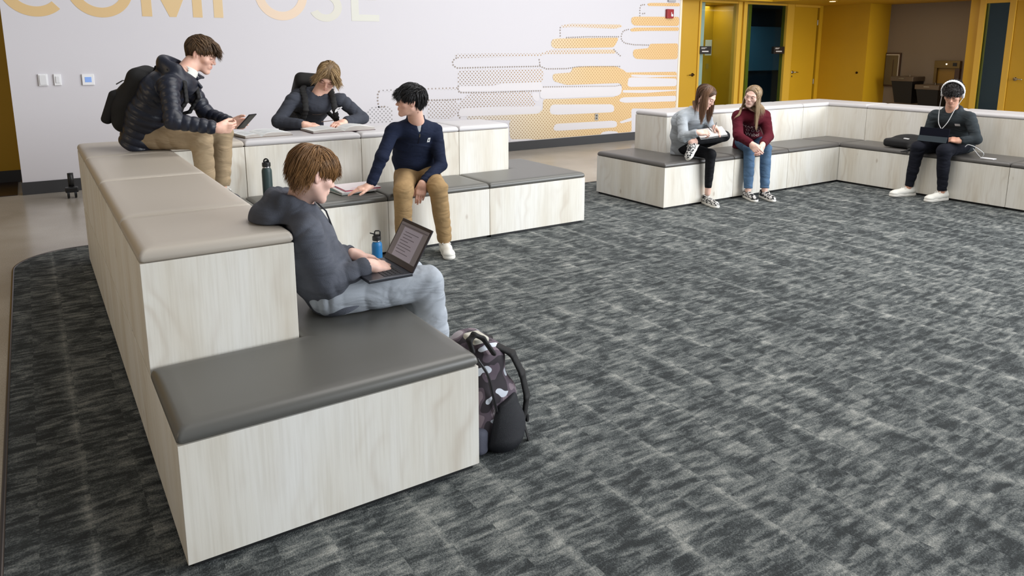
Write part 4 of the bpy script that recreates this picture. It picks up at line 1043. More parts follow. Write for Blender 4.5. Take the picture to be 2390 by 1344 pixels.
# ------------------------------------------------------------------ the figure
def figure(label, J, skin, heads, torso, hands, hide=None, k=1.0, female=False, origin=None, hvox=.0035, smile=0, eyes_open=False, brow=(70, 50, 40), hs=1.0):
    """J joints; heads=(forward, up); returns top-level body mesh (one continuous body) and useful frames"""
    J = {a: V3(*b) for a, b in J.items()}
    HR_ = frame(*heads); hc = J['HC']; S = .97*k*hs
    parts = []; tints = []
    hl = xf(head_local(female, smile), HR_, hc, S)
    nb = J['N']; ux_ = nrm(nb-J['P']); fwd = nrm(torso-ux_*(torso@ux_))
    nr = .049 if female else .056
    hl.cone(hc+S*(V3(0, -.028, -.045)@HR_), nb+fwd*.018+V3(0, 0, .0), nr*S, (nr+.008)*S, k=.022)
    V, F = hl.mesh(hvox)
    loc = (V-hc)@HR_.T/S
    def g(c, r): return np.exp(-(((loc-V3(*c))/r)**2).sum(1))
    red = .55*(g((.040, .06, -.025), .022)+g((-.040, .06, -.025), .022))+.5*g((0, .10, -.027), .016)+.6*(g((.08, -.01, 0), .03)+g((-.08, -.01, 0), .03))
    lip = np.clip(g((0, .092, -.0585), V3(.020, .02, .0085))*1.6-.25, 0, 1)
    sock = g((.0305, .08, .008), V3(.017, .02, .011))+g((-.0305, .08, .008), V3(.017, .02, .011))
    tt = np.ones((len(V), 4)); tt[:, 1] -= .12*red+.28*lip+.10*sock; tt[:, 2] -= .10*red+.24*lip+.08*sock; tt[:, 0] -= .10*lip+.07*sock
    parts.append((V, F)); tints.append(tt)
    # trunk and limbs as one surface inside the clothes
    b = Sculpt(); side = nrm(J['SL']-J['SR']); hs = nrm(J['HL']-J['HR'])
    m = lerp(J['P'], nb, .5)-fwd*.03
    b.cone(J['P'], m, .095*k, .085*k, k=.04, side=hs, sw=1.4).cone(m, nb-V3(0, 0, .11)-fwd*.03, .080*k, .070*k, k=.04, side=side, sw=1.4)
    b.cone(nb-V3(0, 0, .045)-fwd*.01, J['SR']-V3(0, 0, .02), .036*k, .032*k, k=.03).cone(nb-V3(0, 0, .045)-fwd*.01, J['SL']-V3(0, 0, .02), .036*k, .032*k, k=.03)
    for sd in 'RL':
        b.cone(lerp(J['S'+sd], J['E'+sd], .12), J['E'+sd], .036*k, .032*k, k=.02).cone(J['E'+sd], J['W'+sd], .031*k, .024*k, k=.015)
        b.cone(J['H'+sd], J['K'+sd], .075*k, .050*k, k=.03).cone(J['K'+sd], J['A'+sd], .048*k, .032*k, k=.02)
    press(b, .004); V, F = b.mesh(.010); parts.append((V, F)); tints.append(np.ones((len(V), 4)))
    for sd in 'RL':
        hd = hands.get(sd)
        if hd is None: continue
        Rh = hand_frame(hd['dir'], hd['back'], sd == 'R')
        hl = xf(hand_local(hd.get('curl', .35), hd.get('spread', .10), hd.get('thumb', .5), hd.get('per')), Rh, J['W'+sd]+nrm(hd['dir'])*.01, hd.get('s', 1.0)*k)
        fa = nrm(J['E'+sd]-J['W'+sd]); hl.cone(J['W'+sd]+fa*.07, J['W'+sd], .030*k, .023*k, k=.02, side=Rh[0], sw=1.15)
        V, F = hl.mesh(hvox if hvox < .003 else .003); tt = np.ones((len(V), 4)); lz = (V-J['W'+sd])@Rh.T
        kk = np.clip((lz[:, 1]-.08)/.09, 0, 1); tt[:, 1] -= .10*kk; tt[:, 2] -= .08*kk
        parts.append((V, F)); tints.append(tt)
    V, F = merge(parts); org = origin if origin is not None else (J['P'][0], J['P'][1], J['P'][2]-.1)
    p = mesh_np('person', V, F, skin, None, origin=org, attr=np.concatenate(tints))
    tag(p, label, 'person')
    # eyes and brows
    T = lambda q: hc+S*(V3(*q)@HR_)
    hm = mat('brow_%d_%d' % (brow[0], brow[2]), brow, .8)
    for sg in (-1, 1):
        bm = bmesh.new(); bm2 = bmesh.new()
        tube(bm, [T((sg*(.0305+x), .0855-abs(x+.002)*.22-(.004 if x > .01 else 0), .0225+.002*math.cos(x*90)-(.002 if x > .012 else 0))) for x in (-.017, -.009, 0, .009, .018)], [.0018, .0028, .003, .0024, .0010], 6)
        tube(bm2, [T((sg*(.0305+x), .0882-x*x*32, (.0010 if not eyes_open else .0085)-x*x*(10 if not eyes_open else 22))) for x in (-.014, -.007, 0, .007, .014)], [.0006, .0012, .0014, .0012, .0006], 5)
        from_bm('eyebrow', bm, hm, p, smooth=True); from_bm('eyelashes', bm2, mat('lash_dark', (48, 34, 30), .7), p, smooth=True)
    if eyes_open:
        for sg in (-1, 1):
            sc = Sculpt(); sc.ell((sg*.0305, .0765, .0045), (.0105, .0118, .0062), k=.001); V, F = xf(sc, HR_, hc, S).mesh(.0015)
            e = mesh_np('eye', V, F, mat('eye_white', (228, 222, 218), .2), p)
            sc = Sculpt(); sc.ell((sg*.0305-.002, .0800, .0045), (.0052, .0092, .0052), k=.001); V, F = xf(sc, HR_, hc, S).mesh(.0012)
            mesh_np('iris', V, F, mat('iris_dark', (52, 44, 46), .15), e)
    return p, J, HR_, hc, S
def garment_top(p, J, fwd, m, k=1.0, r=1.0, hood=None, collar=0, cuff=True, wr=.004, puff=False, hem=.11, vox=.006, belly=0.0, name='sweatshirt', sl=.0, neck_r=.075, post=None):
    s = Sculpt(); side = nrm(J['SL']-J['SR']); hs = nrm(J['HL']-J['HR']); nb = J['N']
    up = nrm(nb-J['P']); fwd = nrm(fwd-up*(fwd@up)); m1 = lerp(J['P'], nb, .30)-fwd*.025; m2 = lerp(J['P'], nb, .66)-fwd*.035; top = nb-V3(0, 0, .055)-fwd*.012
    q = dict(quilt=.009, ql=.050) if puff else {}
    s.cone(J['P']-up*hem+fwd*.01, m1, .128*k*r, (.116+belly)*k*r, k=.05, side=hs, sw=1.42, wr=wr*1.3, wl=.09, flat=0, seed=1, **q)
    s.cone(m1, m2, (.116+belly)*k*r, .118*k*r, k=.05, side=nrm(hs+side), sw=1.45, wr=wr, wl=.11, seed=2, **q)
    s.cone(m2, top, .118*k*r, .080*k*r, k=.05, side=side, sw=1.55, wr=wr*.6, wl=.12, seed=3, **q)
    s.ell(tuple(nb+fwd*.012-V3(0, 0, .062)), (.120*k*r, .080*k*r, .074*k), ax=(side, nrm(np.cross(side, (0, 0, 1))), (0, 0, 1)), k=.05)
    for sd in 'RL':
        a, b, c = J['S'+sd], J['E'+sd], J['W'+sd]
        s.cone(nb-V3(0, 0, .035)-fwd*.01, lerp(nb, a, .85)-V3(0, 0, .016), .050*k, .052*k*r, k=.045)
        s.cone(lerp(a, b, .04)-V3(0, 0, .006), b, .055*k*r, .047*k*r, k=.03, wr=wr*1.3, wl=.065, seed=4+ord(sd), **q)
        e = lerp(b, c, .86+sl)
        s.cone(b, e, .047*k*r, .039*k*r, k=.018, wr=wr*1.6, wl=.05, seed=8+ord(sd), **q)
        if cuff:
            s.cone(lerp(b, c, .86+sl), lerp(b, c, .97+sl), .036*k*r, .034*k*r, k=.006, flat=1)
            s.cone(lerp(b, c, .90+sl), lerp(b, c, 1.05+sl), .029*k, .029*k, k=.003, op=-1)
    if collar:
        nd = nrm(J['HC']-nb)
        s.cone(nb-V3(0, 0, .03), nb+nd*collar, .078*k, .066*k, k=.015, flat=1)
        s.cone(nb-V3(0, 0, .0)+fwd*.01, nb+nd*(collar+.05)+fwd*.015, .058*k, .060*k, k=.006, op=-1)
    else:
        nd = nrm(J['HC']-nb+V3(0, 0, .1)); rr = neck_r*.80*k
        s.cone(nb-nd*.03+fwd*.004, nb+nd*.022, rr*1.18, rr*1.12, k=.02, flat=1)
        s.cone(nb-nd*.005+fwd*.012, nb+nd*.12+fwd*.02, rr*.92, rr*1.0, k=.006, op=-1)
    if hood is not None:
        hood(s)
    s.plane(J['P']-up*hem, -up, .01); press(s)
    V, F = s.mesh(vox, post)
    return mesh_np(name, V, F, m, p)
from mathutils.bvhtree import BVHTree
def bvh_of(ob):
    off = base_of(ob); me = ob.data
    return BVHTree.FromPolygons([v.co+off for v in me.vertices], [tuple(p.vertices) for p in me.polygons])
def project(me, bvh, n, lift):
    """lay a flat print onto the cloth under it (authored in world metres)"""
    n = Vector(n).normalized()
    for v in me.vertices:
        h = bvh.ray_cast(v.co+n*.12, -n, .24)
        if h[0] is not None: v.co = h[0]+n*lift
def print_patch(bvh, c, x, y, n, poly, m, parent, name='chest_logo', lift=.0015, sub=3):
    bm = bmesh.new(); f = bm.faces.new([bm.verts.new(tuple(V3(*c)+V3(*x)*a+V3(*y)*b)) for a, b in poly])
    bmesh.ops.triangulate(bm, faces=[f]); bmesh.ops.subdivide_edges(bm, edges=bm.edges[:], cuts=sub, use_grid_fill=True)
    me = bpy.data.meshes.new(name); bm.to_mesh(me); bm.free(); project(me, bvh, n, lift); return link_mesh(name, me, m, parent, True)
def trousers(p, J, m, k=1.0, r=1.0, wr=.004, hem=.94, vox=.006, name='trousers', taper=1.0, flare=1.0, seat_z=None, hollow=True):
    s = Sculpt(); hs = nrm(J['HL']-J['HR'])
    up = nrm(J['N']-J['P'])
    s.cone(J['P']+up*.06, J['P']-V3(0, 0, .005), .112*k*r, .108*k*r, k=.04, side=hs, sw=1.35)
    for sd in 'RL':
        h, kn, a = J['H'+sd], J['K'+sd], J['A'+sd]
        s.cone(h, kn, .094*k*r, .070*k*r*taper, k=.035, wr=wr, wl=.085, seed=ord(sd), env=lambda t: .5+.9*np.abs(2*t-1)**2)
        hm = lerp(kn, a, hem)
        s.cone(kn, hm, .068*k*r*taper, .052*k*r*taper*flare, k=.022, wr=wr*1.3, wl=.07, seed=3+ord(sd), flat=1, mid=.004, env=lambda t: .5+.9*np.abs(2*t-1)**2)
        if hollow: s.cone(lerp(kn, a, hem-.12), lerp(kn, a, hem+.06), .040*k*r*taper*flare, .044*k*r*taper*flare, k=.004, op=-1)
    press(s)
    V, F = s.mesh(vox)
    return mesh_np(name, V, F, m, p)
# ------------------------------------------------------------------ people
SK1 = skin_mat('skin_fair', (232, 188, 168)); SK2 = skin_mat('skin_warm', (216, 166, 142)); SK3 = skin_mat('skin_light', (236, 198, 182))
H_BRN = hair_mat('hair_brown', (38, 27, 20), (112, 86, 60)); H_BLD = hair_mat('hair_dark_blond', (70, 52, 34), (176, 146, 104)); H_BLK = hair_mat('hair_black', (8, 8, 10), (38, 36, 38))
H_COP = hair_mat('hair_light_brown', (60, 40, 25), (166, 122, 76)); H_DKB = hair_mat('hair_long_brown', (42, 28, 24), (150, 112, 84)); H_LBL = hair_mat('hair_long_blond', (92, 72, 52), (206, 178, 142))
short = dict(thick=.010, nape=-.070, line=.066, back=.03, locks=[
    dict(n=420, az=(0, 3.1), el=(.45, 1.5), mirror=True, len=.085, dir=(.25, .9, .1), lift=(.006, .016), r=.0046, fall=.8, free=.95, jit=.16),
    dict(n=300, az=(0, .8), el=(.55, 1.1), mirror=True, len=.080, dir=(.15, 1.0, .05), lift=(.008, .020), r=.0044, fall=1.0, free=.6, jit=.2),
    dict(n=240, az=(.8, 1.7), el=(.2, .9), mirror=True, len=.060, dir=(.0, .35, -1), lift=(.005, .010), r=.0044, fall=.4, free=.9),
    dict(n=420, az=(1.7, 3.14), el=(-.45, 1.4), mirror=True, len=.065, dir=(0, -.1, -1), lift=(.008, .014), r=.0046, fall=.4, free=.6)])
from copy import deepcopy
def vary(st, **kw):
    s = deepcopy(st); lk = kw.pop('lk', None); s.update(kw)
    if lk:
        for i, d in lk.items(): s['locks'][i].update(d)
    return s

# ---- A: boy in the black puffer jacket, on the corner of the left upper tier
A = dict(N=(.600, 3.150, 1.365), SR=(.505, 3.000, 1.315), SL=(.655, 3.310, 1.325), ER=(.490, 2.862, 1.085), EL=(.770, 3.290, 1.080), WR=(.738, 2.812, 1.030), WL=(.885, 3.085, 1.030),
         P=(.40, 3.300, .972), HR=(.345, 3.225, .966), HL=(.455, 3.375, .966), KR=(.672, 2.995, .945), KL=(.870, 3.310, .945), AR=(.690, 3.04, .55), AL=(.835, 3.285, .55), HC=(.752, 3.205, 1.487))
fA = nrm((.86, -.45, 0))
p, J, R_, hc, S_ = figure('person in a black puffer jacket and khaki trousers looking at a phone', A, SK1, ((.80, -.47, -.38), (0, 0, 1)), fA,
    dict(R=dict(dir=(.95, .20, -.06), back=(-.25, -.90, -.35), curl=.62, thumb=.25, spread=.04), L=dict(dir=(.80, -.58, -.04), back=(.55, .80, -.35), curl=.60, thumb=.25, spread=.04)), hvox=.003)
hair(p, R_, hc, S_, H_BRN, vary(short, back=.03, nape=-.062, lk={3: dict(free=.95, lift=(.005, .010)), 1: dict(len=.095, lift=(.014, .030), free=.5, dir=(-.1, 1.0, -.15))}), seed=3)
PUF = mat('black_puffer_nylon', (24, 28, 42), .42, bump=.25, bscale=60, spec=.5, var=.1, vscale=14)
def hoodA(s):
    nb = J['N']; b = nb-fA*.06
    sd = nrm(J['SL']-J['SR'])
    for t in np.linspace(-1, 1, 17):
        a = t*1.9; c = nb+V3(0, 0, .018)-fA*(.090*math.cos(a)+.01)+sd*.092*math.sin(a)+V3(0, 0, .052*max(0, math.cos(a)))
        s.ell(tuple(c), (.032, .032, .048), k=.03)
    s.ell(tuple(nb-fA*.095+V3(0, 0, .0)), (.05, .05, .065), k=.03)
    nd = nrm(J['HC']-nb); s.cone(nb+nd*.0+fA*.006, nb+nd*.16-fA*.01, .069, .082, k=.01, op=-1)
def jacketA():
    fn = hoodA
    return garment_top(p, J, fA, PUF, r=1.10, hood=fn, wr=.002, puff=True, hem=.10, vox=.006, name='puffer_jacket', neck_r=.07, belly=.012)
jk = jacketA()
# open collar flap and white shirt
s = Sculpt(); nb = J['N']; nd = nrm(J['HC']-nb)
s.cone(nb-V3(0, 0, .05)+fA*.012, nb+nd*.055+fA*.010, .074, .071, k=.01, flat=1); s.cone(nb-nd*.02+fA*.012, nb+nd*.13+fA*.012, .0645, .0645, k=.004, op=-1)
V, F_ = s.mesh(.003); mesh_np('shirt_collar', V, F_, mat('white_cotton', (226, 226, 220), .85, bump=.2, bscale=400), p)
sd = nrm(J['SL']-J['SR'])
s = Sculpt()
for a, b in (((.075, .045, .012), (.125, .075, -.030)), ((.10, .03, -.03), (.125, .075, -.03))): s.cone(nb+fA*a[0]+sd*a[1]+V3(0, 0, a[2]), nb+fA*b[0]+sd*b[1]+V3(0, 0, b[2]), .012, .006, k=.01)
s.cone(nb+fA*.06+sd*.05+V3(0, 0, -.02), nb+fA*.115+sd*.04+V3(0, 0, -.09), .012, .012, k=.02)
V, F_ = s.mesh(.004); mesh_np('collar_flap', V, F_, PUF, p)
KH = cloth('khaki_cotton', (160, 140, 112), .85, bump=.2, bscale=500)
tr = trousers(p, J, KH, r=.98, wr=.004, hem=.95, seat_z=.872)
SHG = (mat('dark_canvas', (60, 60, 66), .8, bump=.2, bscale=300), mat('sole_white', (225, 222, 214), .6), mat('lace_white', (230, 228, 222), .8))
shoe(p, (.69, 3.04, .545), (.25, -1, 0), SHG, sole_z=.4655); shoe(p, (.835, 3.275, .545), (.25, -1, 0), SHG, sole_z=.4655)
# his backpack
def backpack_black():
    c = V3(.355, 3.335, 1.195); f = fA; up = nrm(nrm(J['N']-J['P'])*.9+V3(0, 0, .35)); up = nrm(up); sd = nrm(J['SL']-J['SR']); sd = nrm(sd-up*(sd@up)); fw = nrm(np.cross(sd, up)); 
    if fw@f < 0: fw = -fw
    t = thing('backpack', tuple(c-up*.22), 'black backpack worn by the person in the puffer jacket', 'backpack')
    BKM = mat('black_backpack_nylon', (16, 15, 16), .75, bump=.3, bscale=300, var=.15)
    s = Sculpt(); s.box(c, (.145, .225, .085), ax=(sd, up, fw), rd=.07, k=.02); s.ell(tuple(c-up*.05-fw*.07), (.13, .15, .07), ax=(sd, up, fw), k=.04); s.plane((0, 0, .90), (0, 0, -1), .01)
    V, F_ = s.mesh(.007); mesh_np('main_body', V, F_, BKM, t)
    s = Sculpt(); s.box(c-up*.09-fw*.115, (.115, .115, .035), ax=(sd, up, fw), rd=.03, k=.02)
    V, F_ = s.mesh(.006); pk = mesh_np('front_pocket', V, F_, BKM, t)
    bm = bmesh.new(); tube(bm, [tuple(c+up*.075-fw*.118-sd*.10), tuple(c+up*.085-fw*.122), tuple(c+up*.075-fw*.118+sd*.10)], .004, 6); from_bm('zip', bm, mat('zip_grey', (70, 68, 66), .4, metal=.6), t, smooth=True)
    bm = bmesh.new(); q = c+up*.215+fw*.05; tube(bm, [tuple(q+sd*(-.03)), tuple(q+up*.045-sd*.025), tuple(q+up*.05+sd*.02), tuple(q+sd*.03)], .007, 7); from_bm('top_loop', bm, BKM, t, smooth=True)
    for sg, nm in ((-1, 'R'), (1, 'L')):
        a = J['S'+nm]; pts = [c+up*.17+fw*.07+sd*sg*.06, lerp(J['N'], a, .62)+V3(0, 0, .062)-f*.02, lerp(J['N'], a, .66)+f*.072+V3(0, 0, -.02), lerp(J['N'], a, .80)+f*.085+V3(0, 0, -.13), a+f*.02+V3(0, 0, -.22)+sd*sg*(-.02), c-up*.15+fw*.09+sd*sg*.10]
        P = []; 
        for i in range(len(pts)-1):
            for u in np.linspace(0, 1, 5)[:-1]: P.append(tuple(lerp(pts[i], pts[i+1], u)))
        P.append(tuple(pts[-1])); s = Sculpt()
        for a2, b2 in zip(P, P[1:]): s.cone(a2, b2, .012, .012, k=.008, side=sd, sw=1.8)
        V, F_ = s.mesh(.0055); mesh_np('shoulder_strap', V, F_, BKM, t)
backpack_black()
# phone
t = thing('smartphone', (.975, 2.935, 1.065), 'black smartphone held by the person in the puffer jacket', 'phone')
n_ = nrm((-.22, .30, .42)); l_ = nrm((.45, -.60, .66)); l_ = nrm(l_-n_*(l_@n_)); x_ = np.cross(l_, n_)
pc_ = V3(.950, 2.925, 1.052)
bm = bmesh.new(); obox(bm, pc_, (x_, l_, n_), (.036, .074, .004), .003, 2); from_bm('phone_body', bm, mat('phone_black', (14, 14, 18), .25), t)
bm = bmesh.new(); obox(bm, pc_+n_*.0045, (x_, l_, n_), (.033, .070, .0006)); from_bm('screen', bm, mat('phone_screen', (60, 70, 90), .1, emit=.5), t)

# ---- B: boy in the charcoal hoodie reading behind the upper tier
B = dict(N=(1.800, 4.030, 1.125), SR=(1.605, 4.030, 1.120), SL=(1.985, 3.965, 1.105), ER=(1.450, 3.985, .936), EL=(2.150, 3.890, .936), WR=(1.610, 3.800, .918), WL=(1.945, 3.79, .92),
         P=(1.800, 4.45, .90), HR=(1.71, 4.46, .89), HL=(1.89, 4.44, .89), KR=(1.71, 4.43, .49), KL=(1.90, 4.42, .49), AR=(1.71, 4.50, .085), AL=(1.90, 4.49, .085), HC=(1.879, 3.96, 1.285))
fB = nrm((-.1, -1, 0))
p, J, R_, hc, S_ = figure('person in a charcoal hoodie with backpack straps leaning over an open textbook behind the bench', B, SK1, ((-.42, -.72, -.58), (.22, -.14, 1)), fB,
    dict(R=dict(dir=(.80, -.10, -.10), back=(.05, -.25, 1), curl=.38, thumb=.6, spread=.05), L=dict(dir=(-.7, -.35, -.05), back=(0, -.1, 1), curl=.4)), k=1.02, hvox=.003, origin=(1.8, 4.48, 0))
curt = vary(short, thick=.014, nape=-.055, back=.03, line=.058, lk={
    0: dict(n=520, len=.14, dir=(.9, .25, -.1), lift=(.010, .024), fall=1.0, wave=.22, r=.005),
    1: dict(n=420, az=(0, .9), el=(.7, 1.3), len=.15, dir=(1.0, .75, 0), lift=(.014, .028), free=.45, fall=1.6, wave=.3, r=.005),
    2: dict(n=320, len=.09, lift=(.010, .022), wave=.3, r=.005), 3: dict(len=.08, lift=(.01, .02), wave=.3)})
hair(p, R_, hc, S_, H_BLD, curt, seed=8)
HDC = cloth('charcoal_fleece', (64, 67, 76), .92)
def hood_generic(J, f, sz=1.0, back=.0, drop=0.0):
    def fn(s):
        nb = J['N']; sd = nrm(J['SL']-J['SR'])
        for t in np.linspace(-1, 1, 11):
            a = t*2.35; c = nb+V3(0, 0, .012-drop)-f*(.070*sz*math.cos(a)+back)+sd*.074*sz*math.sin(a)+V3(0, 0, .022*math.cos(a))
            s.ell(tuple(c), (.029*sz, .029*sz, .042*sz), k=.016)
        s.ell(tuple(nb-f*(.095*sz+back)+V3(0, 0, -.045-drop)), (.085*sz, .055*sz, .070*sz), ax=(sd, f, (0, 0, 1)), k=.03)
        nd = nrm(J['HC']-nb+V3(0, 0, .03)); s.cone(nb+nd*.012+f*.004, nb+nd*.17+f*.006, .0565*sz, .066*sz, k=.010, op=-1)
    return fn
fB2 = hood_generic(J, fB, 1.0)
hd = garment_top(p, J, fB, HDC, k=1.02, r=1.03, hood=fB2, wr=.0045, vox=.006, name='hoodie', hem=.14)
bv = bvh_of(hd); ax = (nrm((1, -.12, .22)), nrm((-.15, -.3, 1)), nrm((-.1, -1, .15)))
sw = [(-.034, -.014), (-.026, .006), (-.014, .014), (.030, .020), (.036, .012), (.020, .004), (.004, -.004), (-.012, -.012), (-.026, -.018)]
print_patch(bv, (1.925, 3.86, 1.020), *ax, sw, mat('logo_white', (225, 225, 225), .7), p)
print_patch(bv, (1.925, 3.86, 1.020), *ax, [(-.012, .000), (-.006, .008), (.020, .011), (.014, .004), (0, -.001)], mat('logo_dark', (60, 62, 70), .8), p, 'chest_logo_lettering', .003)
trousers(p, J, cloth('dark_denim', (40, 42, 52)), k=1.0, hem=.95)
for a, d in (('AR', (-.1, -1, 0)), ('AL', (.05, -1, 0))): shoe(p, tuple(J[a]), d, SHG, sole_z=.0)
t = thing('backpack', (1.80, 4.25, 1.0), 'black backpack on the back of the person reading the textbook', 'backpack')
BKM = MATS['black_backpack_nylon']; up = nrm(J['N']-J['P']); sd = nrm(J['SL']-J['SR']); fw = np.cross(sd, up); fw = fw if fw[2] < 0 else -fw
s = Sculpt(); cb = lerp(J['P'], J['N'], .52)-fw*.19; s.box(cb, (.13, .19, .075), ax=(sd, up, fw), rd=.06, k=.02); V, F_ = s.mesh(.009); mesh_np('main_body', V, F_, BKM, t)
for sg, nm in ((-1, 'R'), (1, 'L')):
    a = J['S'+nm]; n0 = J['N']
    pts = [cb+up*.15+fw*.05+sd*sg*.07, lerp(n0, a, .60)+V3(0, .0, .070), lerp(n0, a, .60)+fB*.075+V3(0, 0, .005), lerp(n0, a, .62)+fB*.105+V3(0, 0, -.10), lerp(n0, a, .74)+fB*.055+V3(0, 0, -.19), cb-up*.12+fw*.10+sd*sg*.13]
    s = Sculpt(); P = [tuple(lerp(pts[i], pts[i+1], u)) for i in range(5) for u in (0, .33, .66)]+[tuple(pts[-1])]
    for a2, b2 in zip(P, P[1:]): s.cone(a2, b2, .010, .010, k=.008, side=sd, sw=2.4)
    V, F_ = s.mesh(.005); mesh_np('shoulder_strap', V, F_, BKM, t)

# ---- C: boy in the navy quarter-zip
Cc = dict(N=(2.165, 2.875, .985), SR=(1.992, 2.900, .945), SL=(2.330, 2.880, .925), ER=(1.850, 2.800, .755), EL=(2.330, 2.800, .655), WR=(1.755, 2.800, .555), WL=(2.130, 2.715, .545),
          P=(2.235, 3.03, .556), HR=(2.145, 3.04, .55), HL=(2.315, 3.00, .55), KR=(1.945, 2.655, .520), KL=(2.195, 2.595, .520), AR=(1.960, 2.72, .09), AL=(2.275, 2.65, .085), HC=(2.075, 2.775, 1.150))
fC = nrm((-.15, -1, 0))
p, J, R_, hc, S_ = figure('person in a navy quarter-zip pullover and khaki trousers with head turned left, hand on notebooks', Cc, SK1, ((-.90, .30, .02), (-.08, -.05, 1)), fC,
    dict(R=dict(dir=(-.93, .18, -.22), back=(-.1, -.1, 1), curl=.16, thumb=.2, spread=.16), L=dict(dir=(-.35, -.30, -.90), back=(-.35, -.85, .25), curl=.42, thumb=.3, spread=.06)), k=.98, hvox=.003, brow=(18, 16, 16))
hair(p, R_, hc, S_, H_BLK, vary(short, thick=.016, nape=-.075, back=.045, line=.056, lk={0: dict(n=520, len=.12, lift=(.010, .028), wave=.2), 1: dict(n=380, len=.10, lift=(.012, .028), dir=(.5, 1, .1), wave=.25, free=.5), 2: dict(len=.08, lift=(.01, .02)), 3: dict(len=.08, lift=(.012, .022))}), seed=5)
NV = cloth('navy_fleece', (24, 32, 54), .9)
def colC(s):
    nb = J['N']; nd = nrm(V3(0, 0, 1)+fC*.1); s.cone(nb-V3(0, 0, .02)-fC*.004, nb+nd*.052-fC*.01, .076, .066, k=.012, flat=1); s.cone(nb, nb+nd*.10, .056, .060, k=.005, op=-1)
    s.cone(nb+fC*.045+nd*.06, nb+fC*.105-V3(0, 0, .085), .026, .008, k=.004, op=-1)
bvC = garment_top(p, J, fC, NV, k=.98, r=1.0, hood=colC, wr=.0045, vox=.006, name='pullover', hem=.10, neck_r=.06); bvC = bvh_of(bvC)
s = Sculpt(); nb = J['N']; s.cone(nb-V3(0, 0, .06)+fC*.015, nb+V3(0, 0, .022)+fC*.012, .072, .060, k=.01, flat=1); s.cone(nb, nb+V3(0, 0, .08)+fC*.01, .052, .056, k=.004, op=-1); s.plane(nb-V3(0, 0, .12), (0, 0, -1))
V, F_ = s.mesh(.005); mesh_np('undershirt', V, F_, mat('grey_tee', (168, 170, 172), .9), p)
for nm_, z0_, z1_, w_, m_ in (('zip', -.075, -.16, .0025, mat('zip_navy', (14, 18, 32), .5)), ('zip_pull', -.08, -.105, .004, METAL)):
    print_patch(bvC, nb+fC*.1, (1, .1, 0), (0, 0, 1), fC, [(-w_, z1_), (w_, z1_), (w_, z0_), (-w_, z0_)], m_, p, nm_, .003)
def chest_patch(J, f, u, v, w_, h_, m, parent, name='chest_logo', d=.152, tilt=.25, th=.003):
    sd = nrm(J['SL']-J['SR']); up = nrm(J['N']-J['P']); n = nrm(f*1.0-up*(f@up)+sd*tilt*np.sign(u)); x = nrm(sd-n*(sd@n)); y = np.cross(n, x); y = y if y[2] > 0 else -y
    c = J['N']+sd*u-up*v+f*d
    bm = bmesh.new(); obox(bm, c, (x, y, n), (w_, h_, th), .002); return from_bm(name, bm, m, parent), c, x, y, n
nC = nrm(fC+V3(.25, 0, 0)); xC = nrm(V3(1, .1, 0)); cC = J['N']+V3(.080, -.06, -.135)
print_patch(bvC, cC, xC, (0, 0, 1), nC, [(-.013, -.017), (.013, -.017), (.013, .017), (-.013, .017)], mat('logo_white', (225, 225, 225)), p)
print_patch(bvC, cC, xC, (0, 0, 1), nC, [(-.004, -.008), (.005, -.008), (.005, .006), (-.004, .006)], mat('logo_dark', (60, 62, 70), .8), p, 'chest_logo_mark', .003)
KH2 = cloth('tan_chino', (158, 130, 92), .85, bump=.2, bscale=500)
trousers(p, J, KH2, k=.98, r=1.0, wr=.0045, hem=.96, taper=1.0, seat_z=.462)
SHW = (mat('white_leather', (228, 226, 218), .5, bump=.08, bscale=200), mat('sole_white', (225, 222, 214)), mat('lace_white', (230, 228, 222)))
shoe(p, (1.96, 2.72, .08), (-.35, -.9, 0), SHW, sole_z=.008); shoe(p, (2.275, 2.65, .08), (-.30, -.93, 0), SHW, sole_z=.008)

# ---- D: boy with the laptop
Dd = dict(N=(.590, .715, .925), SR=(.578, .556, .862), SL=(.635, .870, .868), ER=(.655, .585, .625), EL=(.735, .890, .640), WR=(.835, .585, .668), WL=(.825, .735, .680),
          P=(.735, .745, .556), HR=(.705, .665, .552), HL=(.725, .800, .552), KR=(1.092, .590, .545), KL=(1.085, .735, .535), AR=(1.165, .62, .09), AL=(1.165, .76, .09), HC=(.640, .622, 1.054))
fD = nrm((1, -.03, 0))
p, J, R_, hc, S_ = figure('person in a dark grey hoodie and light blue trousers typing on a laptop', Dd, SK3, ((.92, .05, -.36), (0, .02, 1)), fD,
    dict(R=dict(dir=(.93, .16, -.26), back=(.10, -.30, .95), curl=.34, thumb=.35, spread=.08), L=dict(dir=(.90, -.20, -.28), back=(.15, .10, 1), curl=.34, thumb=.4, spread=.08)), k=.98, hvox=.0024, brow=(110, 80, 52), hs=.90)
hair(p, R_, hc, S_, H_COP, vary(short, thick=.012, nape=-.085, back=.045, line=.062, fine=True, lk={
    0: dict(n=1500, len=.13, lift=(.008, .020), r=.0026, dir=(.35, .7, -.1), fall=1.0, jit=.07), 1: dict(n=800, len=.100, lift=(.010, .024), r=.0024, free=.65, dir=(-.35, 1, 0), fall=1.5, jit=.08),
    2: dict(n=900, len=.070, lift=(.008, .016), r=.0024, jit=.06), 3: dict(n=2000, az=(1.6, 3.14), el=(-.60, 1.5), len=.105, lift=(.010, .022), r=.0026, jit=.05, free=.5)}), seed=21)
HDD = cloth('dark_heather_fleece', (86, 89, 98), .95, bump=.5, bscale=420, var=.22)
def fD2(s):
    hood_generic(J, fD, 1.12, .012, .005)(s)
garment_top(p, J, fD, HDD, k=.98, r=1.02, hood=fD2, wr=.0055, vox=.005, name='hoodie', hem=.05)
bm = bmesh.new(); sd = nrm(J['SL']-J['SR'])
q = J['N']+fD*.085-sd*.035+V3(0, 0, .0)
